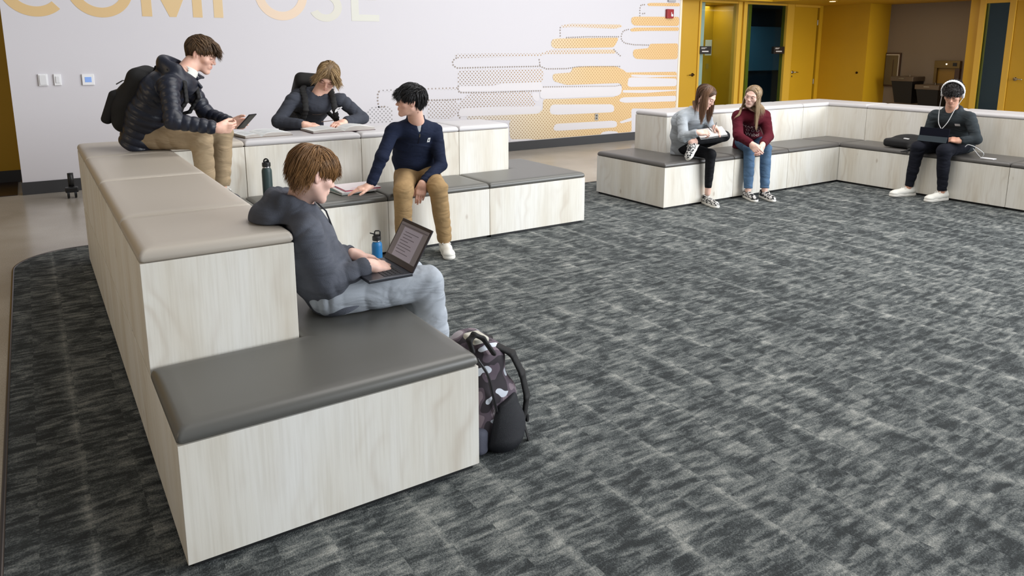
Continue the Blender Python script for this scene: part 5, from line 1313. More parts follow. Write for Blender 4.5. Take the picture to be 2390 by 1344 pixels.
tube(bm, [tuple(q+V3(-.01, -.012, .012)), tuple(q+V3(.028, -.01, -.03)), tuple(q+V3(.05, 0, -.09)), tuple(q+V3(.055, 0, -.15))], .0035, 6); dr = from_bm('drawstring', bm, mat('string_dark', (40, 40, 46), .8), p, smooth=True)
LB = cloth('light_blue_twill', (166, 172, 180), .85, bump=.25, bscale=500)
trousers(p, J, LB, k=.98, r=1.02, wr=.005, hem=.93, taper=1.05, vox=.005, seat_z=.4625)
shoe(p, (1.165, .62, .08), (1, -.05, 0), SHW, sole_z=.008); shoe(p, (1.165, .76, .08), (1, .05, 0), SHW, sole_z=.008)

# ---- E: girl in the grey sweatshirt
Ee = dict(N=(5.190, 2.930, .930), SR=(5.035, 2.935, .890), SL=(5.335, 2.900, .885), ER=(4.945, 2.815, .695), EL=(5.420, 2.900, .680), WR=(4.985, 2.680, .748), WL=(5.270, 2.720, .775),
          P=(5.315, 3.12, .552), HR=(5.235, 3.13, .548), HL=(5.400, 3.10, .556), KR=(5.245, 2.735, .515), KL=(5.440, 2.745, .680), AR=(5.262, 2.765, .125), AL=(5.060, 2.825, .635), HC=(5.212, 2.795, 1.068))
fE = nrm((.05, -1, 0))
p, J, R_, hc, S_ = figure('person with long brown hair in a light grey sweatshirt, legs crossed, writing in a notebook', Ee, SK3, ((.22, -.78, -.50), (.05, 0, 1)), fE,
    dict(R=dict(dir=(.72, -.60, .02), back=(-.2, -.55, .75), curl=.75, thumb=.9, spread=.03), L=dict(dir=(-.25, -.85, -.25), back=(.5, .1, .8), curl=.35)), k=.93, female=True, hvox=.003)
def caps_of(J, f, k=1.0):   # what long hair has to fall over
    u = J['N']-f*.01; c = [(J['HC']-V3(0, 0, .05)-f*.03, J['N'], .048*k), (u-V3(0, 0, .04), lerp(J['P'], J['N'], .3), .125*k)]
    for a in 'RL': c += [(u-V3(0, 0, .02)+f*.02, J['S'+a]+f*.01, .062*k), (J['S'+a], J['E'+a], .060*k)]
    return c
def long_hair(lenm, mid_tint=(.15, .8), line=.086):
    return dict(thick=.006, nape=-.10, back=.07, line=line, cover=1, ear=.01, locks=[
        dict(n=620, az=(.05, 1.5), el=(.70, 1.5), mirror=True, len=.40*lenm, dir=(1.0, .40, -.1), lift=(.008, .018), r=.0042, fall=2.4, free=.36, ns=14, grav=1.3, gapall=1, jit=.10, tint=mid_tint, flat=.4),
        dict(n=560, az=(.9, 1.9), el=(.3, 1.2), mirror=True, len=.34*lenm, dir=(.5, .25, -1), lift=(.008, .020), r=.0044, fall=2.0, free=.36, ns=13, grav=1.3, gapall=1, jit=.08, tint=mid_tint, flat=.4),
        dict(n=560, az=(1.8, 3.14), el=(-.1, 1.3), mirror=True, len=.34*lenm, dir=(.1, -.4, -1), lift=(.008, .022), r=.0046, fall=2.0, free=.42, ns=12, grav=1.2, jit=.08, tint=(.1, .6), flat=.4)])
hair(p, R_, hc, S_, H_DKB, long_hair(.95), seed=31, caps=caps_of(J, fE, .97))
GS = cloth('light_grey_fleece', (168, 174, 180), .92)
seatl = None
garment_top(p, J, fE, GS, k=.93, r=1.06, hood=seatl, wr=.005, vox=.006, name='sweatshirt', hem=.08, neck_r=.062)
BLK = cloth('black_stretch', (16, 17, 22), .8, bump=.1)
trousers(p, J, BLK, k=.90, r=.90, wr=.0015, hem=.86, taper=.86, seat_z=.4625, name='leggings', flare=.9, hollow=False)
SHP = (mat('print_canvas', (150, 150, 148), .8), mat('sole_white', (225, 222, 214)), mat('lace_white', (230, 228, 222)))
def speckle(name, a, b, sc):
    m, nt, bs = new_mat(name); tc = nt.nodes.new('ShaderNodeTexCoord'); n = node(nt, 'ShaderNodeTexNoise', i2=sc, i3=1.0); nt.links.new(tc.outputs['Object'], n.inputs[0])
    nt.links.new(ramp(nt, n.outputs[0], [(.47, lin(*a)), (.53, lin(*b))]), bs.inputs['Base Color']); bs.inputs['Roughness'].default_value = .85; return m
SHP = (speckle('speckled_canvas', (36, 36, 40), (214, 212, 208), 70), SHP[1], SHP[2])
SHK = (speckle('striped_canvas', (28, 28, 32), (205, 202, 200), 32), SHP[1], SHP[2])
shoe(p, tuple(J['AR']), (-.28, -.95, 0), SHP, L=.255, sole_z=.008)
shoe(p, tuple(J['AL']), (-.72, -.30, -.45), SHP, L=.255, up=(-.50, .2, .75))

# ---- F: girl in the maroon sweatshirt
Ff = dict(N=(6.015, 2.880, .885), SR=(5.872, 2.965, .850), SL=(6.160, 2.845, .845), ER=(5.745, 2.830, .655), EL=(6.055, 2.700, .640), WR=(5.715, 2.635, .590), WL=(5.815, 2.580, .585),
          P=(6.205, 3.055, .552), HR=(6.120, 3.085, .548), HL=(6.275, 3.015, .548), KR=(5.860, 2.775, .515), KL=(6.020, 2.700, .515), AR=(5.830, 2.735, .095), AL=(5.975, 2.645, .095), HC=(5.930, 2.830, 1.045))
fF = nrm((-.62, -.78, 0))
p, J, R_, hc, S_ = figure('person with long blond hair in a maroon sweatshirt and blue jeans smiling sideways, hands clasped', Ff, SK3, ((-.95, -.30, -.14), (.22, -.16, 1)), fF,
    dict(R=dict(dir=(.05, -.75, -.62), back=(-.85, -.2, .3), curl=.55, thumb=.5, spread=.04), L=dict(dir=(-.55, -.30, -.72), back=(.45, -.75, .25), curl=.55, thumb=.5, spread=.04)), k=.94, female=True, hvox=.003, smile=1, eyes_open=True, brow=(120, 92, 66))
hair(p, R_, hc, S_, H_LBL, long_hair(1.2, (.25, 1.0), .092), seed=41, caps=caps_of(J, fF, .97))
MR = cloth('maroon_fleece', (84, 18, 32), .92)
bvF = garment_top(p, J, fF, MR, k=.95, r=1.08, hood=seatl, wr=.005, vox=.006, name='sweatshirt', hem=.08, neck_r=.062); bvF = bvh_of(bvF)
sd = nrm(J['SL']-J['SR']); up = nrm(J['N']-J['P']); n = nrm(fF-up*(fF@up)); PK = mat('print_pink', (205, 176, 170), .8)
def on_chest(J, f, sd, up, n, u, v, d): return J['N']+sd*u-up*v+n*d
for i, (tx, sz, v) in enumerate((('HARTEN', .060, .135), ('O O O', .050, .187), ('Wabel', .058, .238))):
    c = on_chest(J, fF, sd, up, n, -.01, v, .13)
    M = Matrix(((sd[0], up[0], n[0], c[0]), (sd[1], up[1], n[1], c[1]), (sd[2], up[2], n[2], c[2]), (0, 0, 0, 1)))
    to = text_obj('chest_lettering', tx, sz, Matrix.Identity(4), PK, None, extrude=0)
    me = to.data; me.transform(M); project(me, bvF, n, .0025); bpy.data.objects.remove(to); link_mesh('chest_lettering', me, None, p)
JN = cloth('blue_denim', (84, 112, 142), .85, bump=.3, bscale=400, var=.16)
trousers(p, J, JN, k=.93, r=.95, wr=.0035, hem=.95, taper=.92, seat_z=.4625, name='jeans')
shoe(p, tuple(J['AR']), (-.42, -.90, 0), SHK, L=.25, sole_z=.008); shoe(p, tuple(J['AL']), (-.36, -.93, 0), SHK, L=.25, sole_z=.008)

# ---- G: boy with the white headphones
Gg = dict(N=(7.600, 1.685, .890), SR=(7.590, 1.850, .852), SL=(7.620, 1.520, .856), ER=(7.560, 1.885, .655), EL=(7.560, 1.405, .640), WR=(7.475, 1.800, .640), WL=(7.465, 1.500, .625),
          P=(7.740, 1.685, .556), HR=(7.730, 1.775, .55), HL=(7.740, 1.600, .55), KR=(7.365, 1.865, .520), KL=(7.365, 1.605, .520), AR=(7.355, 1.915, .095), AL=(7.400, 1.600, .095), HC=(7.500, 1.650, 1.078))
fG = nrm((-1, -.02, 0))
p, J, R_, hc, S_ = figure('person in a dark green-grey hoodie wearing white headphones behind a tablet, at the far right', Gg, SK2, ((-.78, -.22, -.52), (0, -.08, 1)), fG,
    dict(R=dict(dir=(-.25, -.9, 0), back=(-.2, .1, 1), curl=.3), L=dict(dir=(-.30, .93, .05), back=(-.5, -.2, .8), curl=.35, thumb=.4)), k=.97, hvox=.003, brow=(14, 12, 12))
hair(p, R_, hc, S_, hair_mat('hair_dark_brown', (9, 7, 8), (36, 28, 27)), vary(short, thick=.020, nape=-.065, back=.04, line=.050, lk={0: dict(n=600, len=.09, lift=(.014, .034), r=.005, wave=.9, jit=.6), 1: dict(n=400, len=.08, lift=(.014, .032), r=.005, wave=.9, jit=.5, free=.6, fall=1.2), 2: dict(n=300, lift=(.014, .026), wave=.8, jit=.4), 3: dict(n=300, lift=(.014, .028), wave=.8, jit=.4)}), seed=51)
GG = cloth('dark_slate_fleece', (50, 56, 60), .92)
fG2 = hood_generic(J, fG, .96)
bvG = bvh_of(garment_top(p, J, fG, GG, k=.97, r=1.06, hood=fG2, wr=.0045, vox=.006, name='hoodie', hem=.05))
print_patch(bvG, J['N']+V3(-.12, -.095, -.115), (0, -1, .05), (0, 0, 1), (-1, -.1, .1), [(-.021, -.011), (.021, -.011), (.021, .011), (-.021, .011)], mat('logo_white', (225, 225, 225)), p)
JG = cloth('black_joggers', (20, 22, 32), .9, bump=.2)
trousers(p, J, JG, k=.97, r=1.0, wr=.005, hem=.96, taper=.98, seat_z=.4625, name='joggers', flare=.8)
shoe(p, tuple(J['AR']), (-.92, .36, 0), SHW, sole_z=.008); shoe(p, tuple(J['AL']), (-.92, .20, 0), SHW, sole_z=.008)
# headphones
t = thing('headphones', tuple(hc), 'white over-ear headphones with a white cable', 'headphones')
WH = mat('headphone_white', (236, 236, 238), .35)
T = lambda q: hc+S_*(V3(*q)@R_)
s = Sculpt(); pts = [T((.106*math.cos(a), -.002, .030+.134*math.sin(a))) for a in np.linspace(0, PI, 17)]
for a, b in zip(pts, pts[1:]): s.cone(a, b, .0085, .0085, k=.004, side=R_[1], sw=1.7)
V, F_ = s.mesh(.0035); mesh_np('headband', V, F_, WH, t)
for sg in (-1, 1):
    s = Sculpt(); s.cone(T((sg*.088, -.008, -.002)), T((sg*.108, -.008, -.002)), .036, .034, k=.004, flat=2, side=R_[2], sw=1.1); V, F_ = s.mesh(.0035); cu = mesh_np('ear_cup', V, F_, WH, t)
    s = Sculpt(); s.cone(T((sg*.076, -.008, -.002)), T((sg*.090, -.008, -.002)), .032, .033, k=.004, flat=2); V, F_ = s.mesh(.004); mesh_np('cushion_pad', V, F_, mat('pad_grey', (190, 190, 194), .6), cu)
CW = mat('cable_white', (228, 228, 228), .5)
def spline(bm, ctrl, r, nseg=8):
    P = [np.array(c, float) for c in ctrl]; P = [2*P[0]-P[1]]+P+[2*P[-1]-P[-2]]; out = []
    for i in range(1, len(P)-2):
        for u in np.linspace(0, 1, nseg, endpoint=False):
            a, b, c, d = P[i-1:i+3]; out.append(.5*((2*b)+(-a+c)*u+(2*a-5*b+4*c-d)*u*u+(-a+3*b-3*c+d)*u**3))
    out.append(P[-2]); tube(bm, [tuple(o) for o in out], r, 6)
bm = bmesh.new(); N_ = J['N']
spline(bm, [T((-.098, .015, -.035)), N_+V3(-.105, .075, .035), N_+V3(-.135, .055, -.10), N_+V3(-.150, .01, -.17), N_+V3(-.150, -.04, -.24), (7.40, 1.62, .60)], .0032)
spline(bm, [T((.098, .015, -.035)), N_+V3(-.110, -.075, .03), N_+V3(-.145, -.04, -.09), N_+V3(-.155, .01, -.17), N_+V3(-.150, .05, -.23), (7.41, 1.70, .59)], .0032)
spline(bm, [(7.40, 1.43, .575), (7.40, 1.40, .60), (7.42, 1.34, .58), (7.50, 1.30, .52), (7.54, 1.33, .475), (7.60, 1.38, .475), (7.58, 1.44, .55)], .0032)
from_bm('cable', bm, CW, t, smooth=True)
t = thing('music_player', (7.56, 1.30, .463), 'thin white phone lying on the charcoal seat beside the boy with headphones', 'phone')
boxo('phone_body', 7.53, 7.60, 1.22, 1.34, .4625, .4695, WH, t, .002)
# ------------------------------------------------------------------ things on and beside the benches
def open_book(name, c, ang, wl, wr_, d, th, label, cat, cover, zc=.8728, group=None, page=(232, 232, 230), lift=0.0):
    """book lying open; spine through c along the direction ang, left half wl, right half wr_, depth d"""
    t = thing(name, (c[0], c[1], zc), label, cat, group)
    u = V3(math.cos(ang), math.sin(ang), 0); v = V3(-u[1], u[0], 0); o = V3(c[0], c[1], zc)
    bm = bmesh.new()
    for sg, wd in ((-1, wl), (1, wr_)):
        obox(bm, o+u*sg*(wd/2+.003)+V3(0, 0, .0015), (u, v, (0, 0, 1)), (wd/2+.004, d/2+.004, .0015), .001)
    from_bm('cover', bm, cover, t)
    PG = mat('page_%d' % page[0], page, .8, bump=.1, bscale=120); ED = mat('page_edge', (196, 190, 184), .85, bump=.8, bscale=900, stretch=(.02, .02, 1))
    for sg, wd, hh in ((-1, wl, th), (1, wr_, th*1.15)):
        n = 14; xs = np.linspace(0, 1, n); top = []
        for x in xs: top.append((sg*(.003+x*wd*.985), .003+hh*(1-math.exp(-x*9))*(1-.45*x**2.2)+lift*math.sin(PI*min(1, x*1.1))*sg*.5*(1 if sg > 0 else 0)))
        bm = bmesh.new(); rows = []
        for vv in (-1, 1):
            rows.append([[bm.verts.new(tuple(o+u*a+v*vv*d/2+V3(0, 0, z))) for a, z in top], [bm.verts.new(tuple(o+u*a+v*vv*d/2+V3(0, 0, .003))) for a, z in top]])
        for i in range(n-1):
            bm.faces.new((rows[0][0][i], rows[0][0][i+1], rows[1][0][i+1], rows[1][0][i])).material_index = 0
            for r in rows: bm.faces.new((r[0][i], r[0][i+1], r[1][i+1], r[1][i])).material_index = 1
        bm.faces.new((rows[0][0][-1], rows[1][0][-1], rows[1][1][-1], rows[0][1][-1])).material_index = 1
        pg = from_bm('pages', bm, [PG, ED], t, smooth=False)
        # printed text lines as thin strips following the page
        bm = bmesh.new(); TX = mat('faint_print', (190, 194, 200), .8)
        for r in range(14):
            vv = d*(.40-.058*r)
            if r in (0, 7): continue
            i0, i1 = 2, n-2-((r*5) % 3)
            for i in range(i0, i1):
                (a1, z1), (a2, z2) = top[i], top[i+1]
                q = [o+u*a1+v*vv+V3(0, 0, z1+.0006), o+u*a2+v*vv+V3(0, 0, z2+.0006), o+u*a2+v*(vv+.004)+V3(0, 0, z2+.0006), o+u*a1+v*(vv+.004)+V3(0, 0, z1+.0006)]
                bm.faces.new([bm.verts.new(tuple(p)) for p in q])
        tag(from_bm('printed_lines', bm, TX, pg), kind='stuff')
    return t
open_book('textbook', (1.835, 3.655), .02, .255, .26, .30, .030, 'thick open textbook being read, under the hand of the person in the charcoal hoodie', 'book', mat('dark_red_cover', (70, 26, 36), .5), lift=.012)
open_book('textbook', (1.170, 3.640), .10, .12, .235, .30, .026, 'open book with brown cover lying next to the phone holder, left of the thick textbook', 'book', mat('brown_cover', (110, 92, 72), .6), page=(238, 240, 240))

# stack of notebooks beside the person in navy
def notebook(c, ang, w_, d_, th, z, cov, pg, label, spiral=False, text=False):
    t = thing('notebook', (c[0], c[1], z), label, 'notebook')
    u = V3(math.cos(ang), math.sin(ang), 0); v = V3(-u[1], u[0], 0); o = V3(c[0], c[1], z)
    bm = bmesh.new(); obox(bm, o+V3(0, 0, th/2), (u, v, (0, 0, 1)), (w_/2-.003, d_/2-.003, th/2-.0012)); from_bm('pages', bm, pg, t)
    for zz, nm in ((.0008, 'back_cover'), (th-.0008, 'front_cover')):
        bm = bmesh.new(); obox(bm, o+V3(0, 0, zz), (u, v, (0, 0, 1)), (w_/2, d_/2, .0010), .0004, 1); from_bm(nm, bm, cov, t)
    if spiral:
        bm = bmesh.new()
        for k in range(22):
            q = o+v*(d_*(-.46+.92*k/21))-u*(w_/2)
            tube(bm, [tuple(q+u*.006*math.cos(a)+V3(0, 0, th/2+(th/2+.003)*math.sin(a))) for a in np.linspace(0, 2*PI, 9)], .0008, 4)
        tag(from_bm('spiral_binding', bm, METAL, t), kind='stuff')
    if text:
        bm = bmesh.new()
        for k in range(3):
            obox(bm, o+V3(0, 0, th+.0004)+v*(-.105+.018*k)+u*(-.02), (u, v, (0, 0, 1)), (.075-.015*k, .0022, .0003))
        from_bm('cover_lettering', bm, mat('pink_print', (226, 170, 182), .7), t)
    return t
PGW = mat('page_white', (236, 234, 232), .8)
notebook((1.735, 3.135), .10, .29, .27, .012, .4722-.008, speckle('green_pattern_cover', (28, 52, 50), (96, 120, 112), 60), PGW, 'dark green patterned spiral notebook at the bottom of the stack on the seat', spiral=True)
notebook((1.745, 3.115), -.03, .27, .27, .010, .4770, mat('white_card', (236, 236, 236), .6), PGW, 'plain white notebook in the middle of the stack on the seat')
notebook((1.775, 3.120), .0, .28, .27, .014, .4875, mat('pink_white_cover', (238, 228, 232), .5), mat('pink_pages', (214, 120, 140), .7), 'white notebook with pink edges on top of the stack, under a hand', text=True)

def bottle(x, y, z0, col, label, kind):
    t = thing('water_bottle', (x, y, z0), label, 'bottle')
    CM = mat('bottle_'+kind, col, .42, bump=.15, bscale=900, spec=.5)
    bm = bmesh.new(); lathe(bm, (x, y, z0), [(.030, .0), (.0345, .003), (.0355, .010), (.0355, .196), (.0345, .208), (.030, .218), (.0275, .224)], 36); from_bm('body', bm, CM, t, smooth=True)
    bm = bmesh.new(); lathe(bm, (x, y, z0), [(.0265, .223), (.0272, .225), (.0272, .232), (.0262, .234)], 32); from_bm('steel_neck', bm, mat('steel', (190, 190, 192), .2, metal=1), t, smooth=True)
    bm = bmesh.new(); lathe(bm, (x, y, z0), [(.0285, .233), (.0300, .236), (.0300, .258), (.0270, .263), (.016, .266)], 32); lid = from_bm('lid', bm, BLACK, t, smooth=False)
    bm = bmesh.new(); ux = V3(.84, -.55, 0)
    if kind == 'green':
        pts = [V3(x, y, z0)+ux*(.017*math.cos(a))+V3(0, 0, .268+.020*math.sin(a)) for a in np.linspace(-.3, PI+.3, 12)]
        tube(bm, [tuple(p) for p in pts], .0055, 8)
        tube(bm, [(x-.012, y, z0+.262), (x+.012, y, z0+.272)], .008, 8)
    else:
        q = V3(x, y, z0)
        tube(bm, [tuple(q-ux*.014+V3(0, 0, .262)), tuple(q-ux*.012+V3(0, 0, .292)), tuple(q-ux*.006+V3(0, 0, .299)), tuple(q+ux*.018+V3(0, 0, .300)), tuple(q+ux*.024+V3(0, 0, .294)), tuple(q+ux*.024+V3(0, 0, .260))], .0048, 8)
        tube(bm, [tuple(q-ux*.012+V3(0, 0, .276)), tuple(q-ux*.045+V3(0, 0, .284))], .0042, 8)
        obox(bm, q+V3(0, 0, .268), (ux, (.55, .84, 0), (0, 0, 1)), (.020, .010, .006), .002)
    from_bm('carry_loop', bm, BLACK, lid)
bottle(1.128, 3.19, .4638, (44, 62, 62), 'dark green insulated bottle with black loop lid on the seat at the inner corner', 'green')
bottle(1.643, 2.45, .0075, (12, 104, 160), 'bright blue insulated bottle with black handle lid on the carpet behind the laptop', 'blue')

# laptop on the lap
LP = mat('laptop_graphite', (62, 64, 70), .35, metal=.6)
t = thing('laptop', (.88, .60, .628), 'dark grey open laptop on the knees of the person nearest the camera', 'laptop')
hx, y0, y1, zb = .975, .468, .748, .628
ax = (V3(0, 1, 0), V3(-1, 0, .0), V3(0, 0, 1))
bm = bmesh.new(); add_box(bm, hx-.190, hx, y0, y1, zb, zb+.013, .003); from_bm('base', bm, LP, t)
bm = bmesh.new(); nk = 0
for r in range(5):
    for c in range(13):
        xx = hx-.030-.0175*r; yy = y0+.022+.0183*c; add_box(bm, xx-.0145, xx, yy, yy+.0155, zb+.013, zb+.0146)
kb = from_bm('keyboard', bm, mat('key_black', (28, 27, 32), .6), t); kb['kind'] = 'stuff'
boxo('touchpad', hx-.182, hx-.122, (y0+y1)/2-.048, (y0+y1)/2+.048, zb+.0130, zb+.0136, mat('touchpad_grey', (74, 76, 82), .3), t)
l_ = nrm((.51, 0, .86)); n_ = nrm(np.cross(l_, (0, 1, 0))); n_ = n_ if n_[0] < 0 else -n_; W_ = (y1-y0)/2; H_ = .095
c0 = V3(hx-.002, (y0+y1)/2, zb+.012)+l_*H_
bm = bmesh.new(); obox(bm, c0, ((0, 1, 0), l_, n_), (W_, H_, .0035), .002); ld = from_bm('lid', bm, mat('lid_dark', (44, 38, 44), .4), t)
bm = bmesh.new(); obox(bm, c0+n_*.0037+l_*.006, ((0, 1, 0), l_, n_), (W_-.010, H_-.020, .0003)); sc_ = from_bm('screen', bm, mat('screen_grey', (104, 100, 104), .25, emit=.25), ld)
bm = bmesh.new(); obox(bm, c0+n_*.0041-l_*.002, ((0, 1, 0), l_, n_), (W_*.62, H_-.030, .0002)); from_bm('document_page', bm, mat('screen_page', (132, 126, 134), .3, emit=.35), ld)
bm = bmesh.new(); obox(bm, c0+n_*.0043+l_*(H_-.026), ((0, 1, 0), l_, n_), (W_-.016, .0018, .0002))
for k, (a, b) in enumerate(((-.5, .5), (-.55, .1), (-.5, .35), (-.6, .0), (-.55, .3), (-.6, .4), (-.6, .1), (-.55, .35))):
    obox(bm, c0+n_*.0044+l_*(.045-.013*k)+V3(0, -(a+b)/2*W_*.9, 0), ((0, 1, 0), l_, n_), (abs(b-a)/2*W_*.9, .0013, .0002))
from_bm('text_lines', bm, mat('screen_text', (84, 80, 92), .3, emit=.15), ld)

# camouflage school bag leaning on the bench end
t = thing('backpack', (1.12, .22, .007), 'grey camouflage school backpack with black mesh pocket standing against the near bench end', 'backpack')
m, nt, bs = new_mat('camo_print'); tc = nt.nodes.new('ShaderNodeTexCoord')
n1 = node(nt, 'ShaderNodeTexNoise', i2=13.0, i3=1.0); nt.links.new(mapping(nt, (1, 1, .8), tc.outputs['Object']), n1.inputs[0])
n2 = node(nt, 'ShaderNodeTexNoise', i2=19.0, i3=.5); nt.links.new(mapping(nt, (1, 1, 1), tc.outputs['Object'], (1, 2, 3)), n2.inputs[0])
ca = ramp(nt, n1.outputs[0], [(.0, lin(44, 38, 44)), (.44, lin(88, 76, 86)), (.52, lin(126, 112, 120)), (.60, lin(176, 168, 174))])
for e in nt.nodes:
    if e.type == 'VALTORGB': e.color_ramp.interpolation = 'CONSTANT'
cb2 = ramp(nt, n2.outputs[0], [(.0, (0, 0, 0, 1)), (.64, (1, 1, 1, 1))]); [setattr(e.color_ramp, 'interpolation', 'CONSTANT') for e in nt.nodes if e.type == 'VALTORGB']
nt.links.new(mixc(nt, cb2, ca, lin(206, 212, 222)), bs.inputs['Base Color']); bs.inputs['Roughness'].default_value = .8
CAMO = m; BN = mat('black_backpack_nylon', (16, 15, 16), .75)
def L3(x, y, z): return V3(x-.10*z, y, z+.007)    # the bag leans towards the bench as it rises
s = Sculpt(); s.box(L3(1.150, .215, .135), (.098, .150, .130), rd=.055, k=.03); s.box(L3(1.150, .225, .27), (.082, .135, .150), rd=.07, k=.05); s.plane((0, 0, .0085), (0, 0, -1), .01); s.plane((1.010, 0, 0), (-1, 0, 0), .01)
V, F_ = s.mesh(.005); mb = mesh_np('main_body', V, F_, CAMO, t)
s = Sculpt(); s.cone(L3(1.160, .080, .05), L3(1.180, .090, .19), .066, .050, k=.03, side=(1, 0, 0), sw=1.25); s.ell(L3(1.175, .072, .09), (.085, .034, .085), k=.03); s.plane((0, 0, .0085), (0, 0, -1), .01); s.plane(L3(1.16, .08, .200), nrm((-.45, 0, 1)), .008); s.plane((1.068, 0, 0), (-1, 0, .25), .01)
V, F_ = s.mesh(.0045); mesh_np('mesh_pocket', V, F_, mat('black_mesh', (10, 12, 22), .6, bump=.5, bscale=900), t)
s = Sculpt(); s.box(L3(1.062, .205, .055), (.030, .148, .055), rd=.025, k=.02); s.plane((0, 0, .0085), (0, 0, -1), .005); s.plane((1.009, 0, 0), (-1, 0, 0), .004)
V, F_ = s.mesh(.005); mesh_np('lower_panel', V, F_, mat('grey_denim_panel', (84, 86, 100), .85, bump=.3, bscale=400), t)
bm = bmesh.new(); spline_pts = [L3(1.075, .065, .40), L3(1.108, .058, .33), L3(1.118, .052, .25), L3(1.128, .050, .17)]
def spline2(bm, ctrl, r, nseg=8): spline(bm, ctrl, r, nseg)
spline(bm, spline_pts, .006); from_bm('zip', bm, mat('zip_black', (22, 20, 24), .4), t, smooth=True)
s = Sculpt(); hp = [L3(1.045, .10, .41), L3(1.035, .12, .455), L3(1.06, .17, .475), L3(1.09, .17, .455), L3(1.125, .12, .40)]
hp = [V3(1.035, .10, .425), V3(1.030, .115, .462), V3(1.055, .12, .480), V3(1.085, .105, .462), V3(1.115, .08, .405)]
for a, b in zip(hp, hp[1:]): s.cone(a, b, .009, .009, k=.006, side=(0, 1, 0), sw=1.8)
V, F_ = s.mesh(.004); mesh_np('carry_handle', V, F_, BN, t)
for k, yy in enumerate((.13, .30)):
    s = Sculpt(); pp = [V3(1.165, yy, .405), V3(1.212, yy-.03, .375), V3(1.248, yy-.045, .29), V3(1.268, yy-.05, .19), V3(1.262, yy-.04, .10)]
    for a, b in zip(pp, pp[1:]): s.cone(a, b, .010, .010, k=.008, side=(.75, .65, 0), sw=2.6)
    V, F_ = s.mesh(.0045); st_ = mesh_np('shoulder_strap', V, F_, BN, t)
    if k == 0:
        bm = bmesh.new(); obox(bm, (1.272, .095, .095), ((0, 1, 0), (1, 0, 0), (0, 0, 1)), (.018, .006, .016), .003); obox(bm, (1.262, .078, .05), ((.7, .7, 0), (-.2, .2, 1), (.7, -.7, .2)), (.011, .045, .0015)); from_bm('strap_buckle', bm, BN, st_)
s = Sculpt(); s.box(L3(1.135, .17, .435), (.035, .045, .012), rd=.01, k=.01); V, F_ = s.mesh(.004); mesh_np('top_flap', V, F_, mat('bag_light_trim', (205, 202, 190), .8), t)

# black bag on the right bench
t = thing('shoulder_bag', (7.73, 2.15, .463), 'black soft laptop bag lying on the charcoal seat in the right group', 'bag')
s = Sculpt(); s.box((7.715, 2.165, .515), (.165, .195, .045), rd=.035, k=.03); s.ell((7.80, 2.19, .545), (.14, .15, .055), k=.05); s.box((7.60, 1.96, .49), (.09, .10, .022), rd=.02, k=.05); s.plane((0, 0, .4645), (0, 0, -1), .008)
V, F_ = s.mesh(.006); mesh_np('bag_body', V, F_, BN, t)
bm = bmesh.new(); obox(bm, (7.615, 2.13, .5700), (nrm((-.3, -1, 0)), nrm((1, -.3, .25)), (0, 0, 1)), (.035, .008, .004), .001); from_bm('logo_tag', bm, mat('logo_white', (225, 225, 225)), t)
s = Sculpt(); pp = [V3(7.60, 2.02, .51), V3(7.50, 2.03, .475), V3(7.474, 2.05, .455), V3(7.472, 2.09, .445)]
for a, b in zip(pp, pp[1:]): s.cone(a, b, .006, .006, k=.006, side=(0, 1, 0), sw=3)
V, F_ = s.mesh(.0045); mesh_np('strap', V, F_, BN, t)
bm = bmesh.new(); spline(bm, [(7.58, 1.99, .525), (7.55, 1.94, .53), (7.53, 1.92, .51), (7.55, 1.96, .50)], .006); from_bm('cable_loop', bm, CW, t, smooth=True)

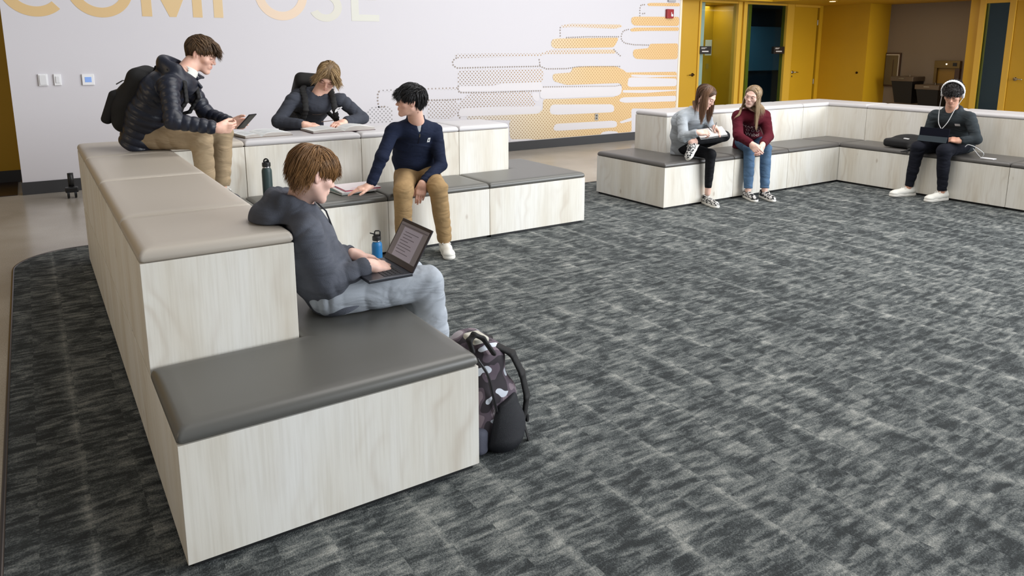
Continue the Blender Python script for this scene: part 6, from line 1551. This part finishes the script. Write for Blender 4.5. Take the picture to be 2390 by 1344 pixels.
# tablet with folio
t = thing('tablet', (7.40, 1.735, .60), 'tablet in a dark folio cover standing on the thighs of the person with headphones', 'tablet')
q0 = V3(7.385, 1.735, .598); l_ = nrm((.12, 0, 1)); n_ = nrm((-1, 0, .12))
bm = bmesh.new(); obox(bm, q0+l_*.068, ((0, 1, 0), l_, n_), (.146, .070, .004), .002); from_bm('folio_back', bm, mat('folio_navy', (16, 18, 30), .85, spec=.15), t)
bm = bmesh.new(); obox(bm, q0+V3(.012, 0, .068)+l_*.0, ((0, 1, 0), l_, n_), (.142, .066, .003), .002); from_bm('tablet_body', bm, mat('tablet_silver', (168, 168, 172), .3, metal=.8), t)
l2 = nrm((-.30, 0, 1)); n2_ = nrm((-1, 0, -.30)); bm = bmesh.new(); obox(bm, q0+V3(-.030, 0, -.004)+l2*-.0+l2*.0+V3(.012, 0, .030), ((0, 1, 0), nrm((.35, 0, 1)), nrm((-1, 0, .35))), (.144, .030, .0025), .001); from_bm('folio_flap', bm, mat('folio_grey', (58, 66, 72), .85, spec=.2), t)

# notebook and pencils of the person in grey
t = thing('notebook', (5.2, 2.66, .74), 'white spiral notebook resting on the raised knee of the person in grey', 'notebook')
u = nrm((.82, -.50, .13)); v0 = nrm((.55, .55, .30)); v = nrm(v0-u*(u@v0)); n_ = nrm(np.cross(u, v)); n_ = n_ if n_[2] > 0 else -n_; c_ = V3(5.195, 2.700, .735)
bm = bmesh.new(); obox(bm, c_, (u, v, n_), (.130, .085, .006), .001); from_bm('pages', bm, PGW, t)
bm = bmesh.new(); obox(bm, c_-n_*.009, (u, v, n_), (.133, .088, .0015), .0005, 1); from_bm('back_cover', bm, mat('cover_dark', (40, 40, 44), .5), t)
bm = bmesh.new(); obox(bm, c_-n_*.014+u*.004, (u, v, n_), (.130, .085, .003), .0005, 1); from_bm('lower_sheets', bm, PGW, t)
hw = V3(4.985, 2.68, .748)+nrm((.72, -.60, .02))*.11
for i, (a, b) in enumerate(((V3(.035, -.005, .005), V3(-.055, .0, .075)), (V3(.075, .02, .0), V3(.12, .03, .075)))):
    t = thing('pencil', tuple(hw+a), ['black pencil in the writing hand of the person in grey', 'second dark pencil standing up beside the writing hand'][i], 'pencil')
    bm = bmesh.new(); d_ = nrm(b-a); tube(bm, [tuple(hw+a), tuple(hw+a+d_*.012), tuple(hw+b)], [.0008, .0035, .0035], 6); from_bm('shaft', bm, BLACK, t)
    bm = bmesh.new(); tube(bm, [tuple(hw+b), tuple(hw+b+d_*.012)], .0036, 6); from_bm('eraser', bm, mat('eraser_grey', (110, 108, 108), .8), t)
# thin pencil in the hand of the reader
t = thing('pencil', (1.80, 3.76, .93), 'short pencil held over the thick open textbook', 'pencil')
bm = bmesh.new(); tube(bm, [(1.745, 3.775, .935), (1.835, 3.735, .945)], .0035, 6); from_bm('shaft', bm, mat('pencil_brown', (110, 92, 80), .6), t)
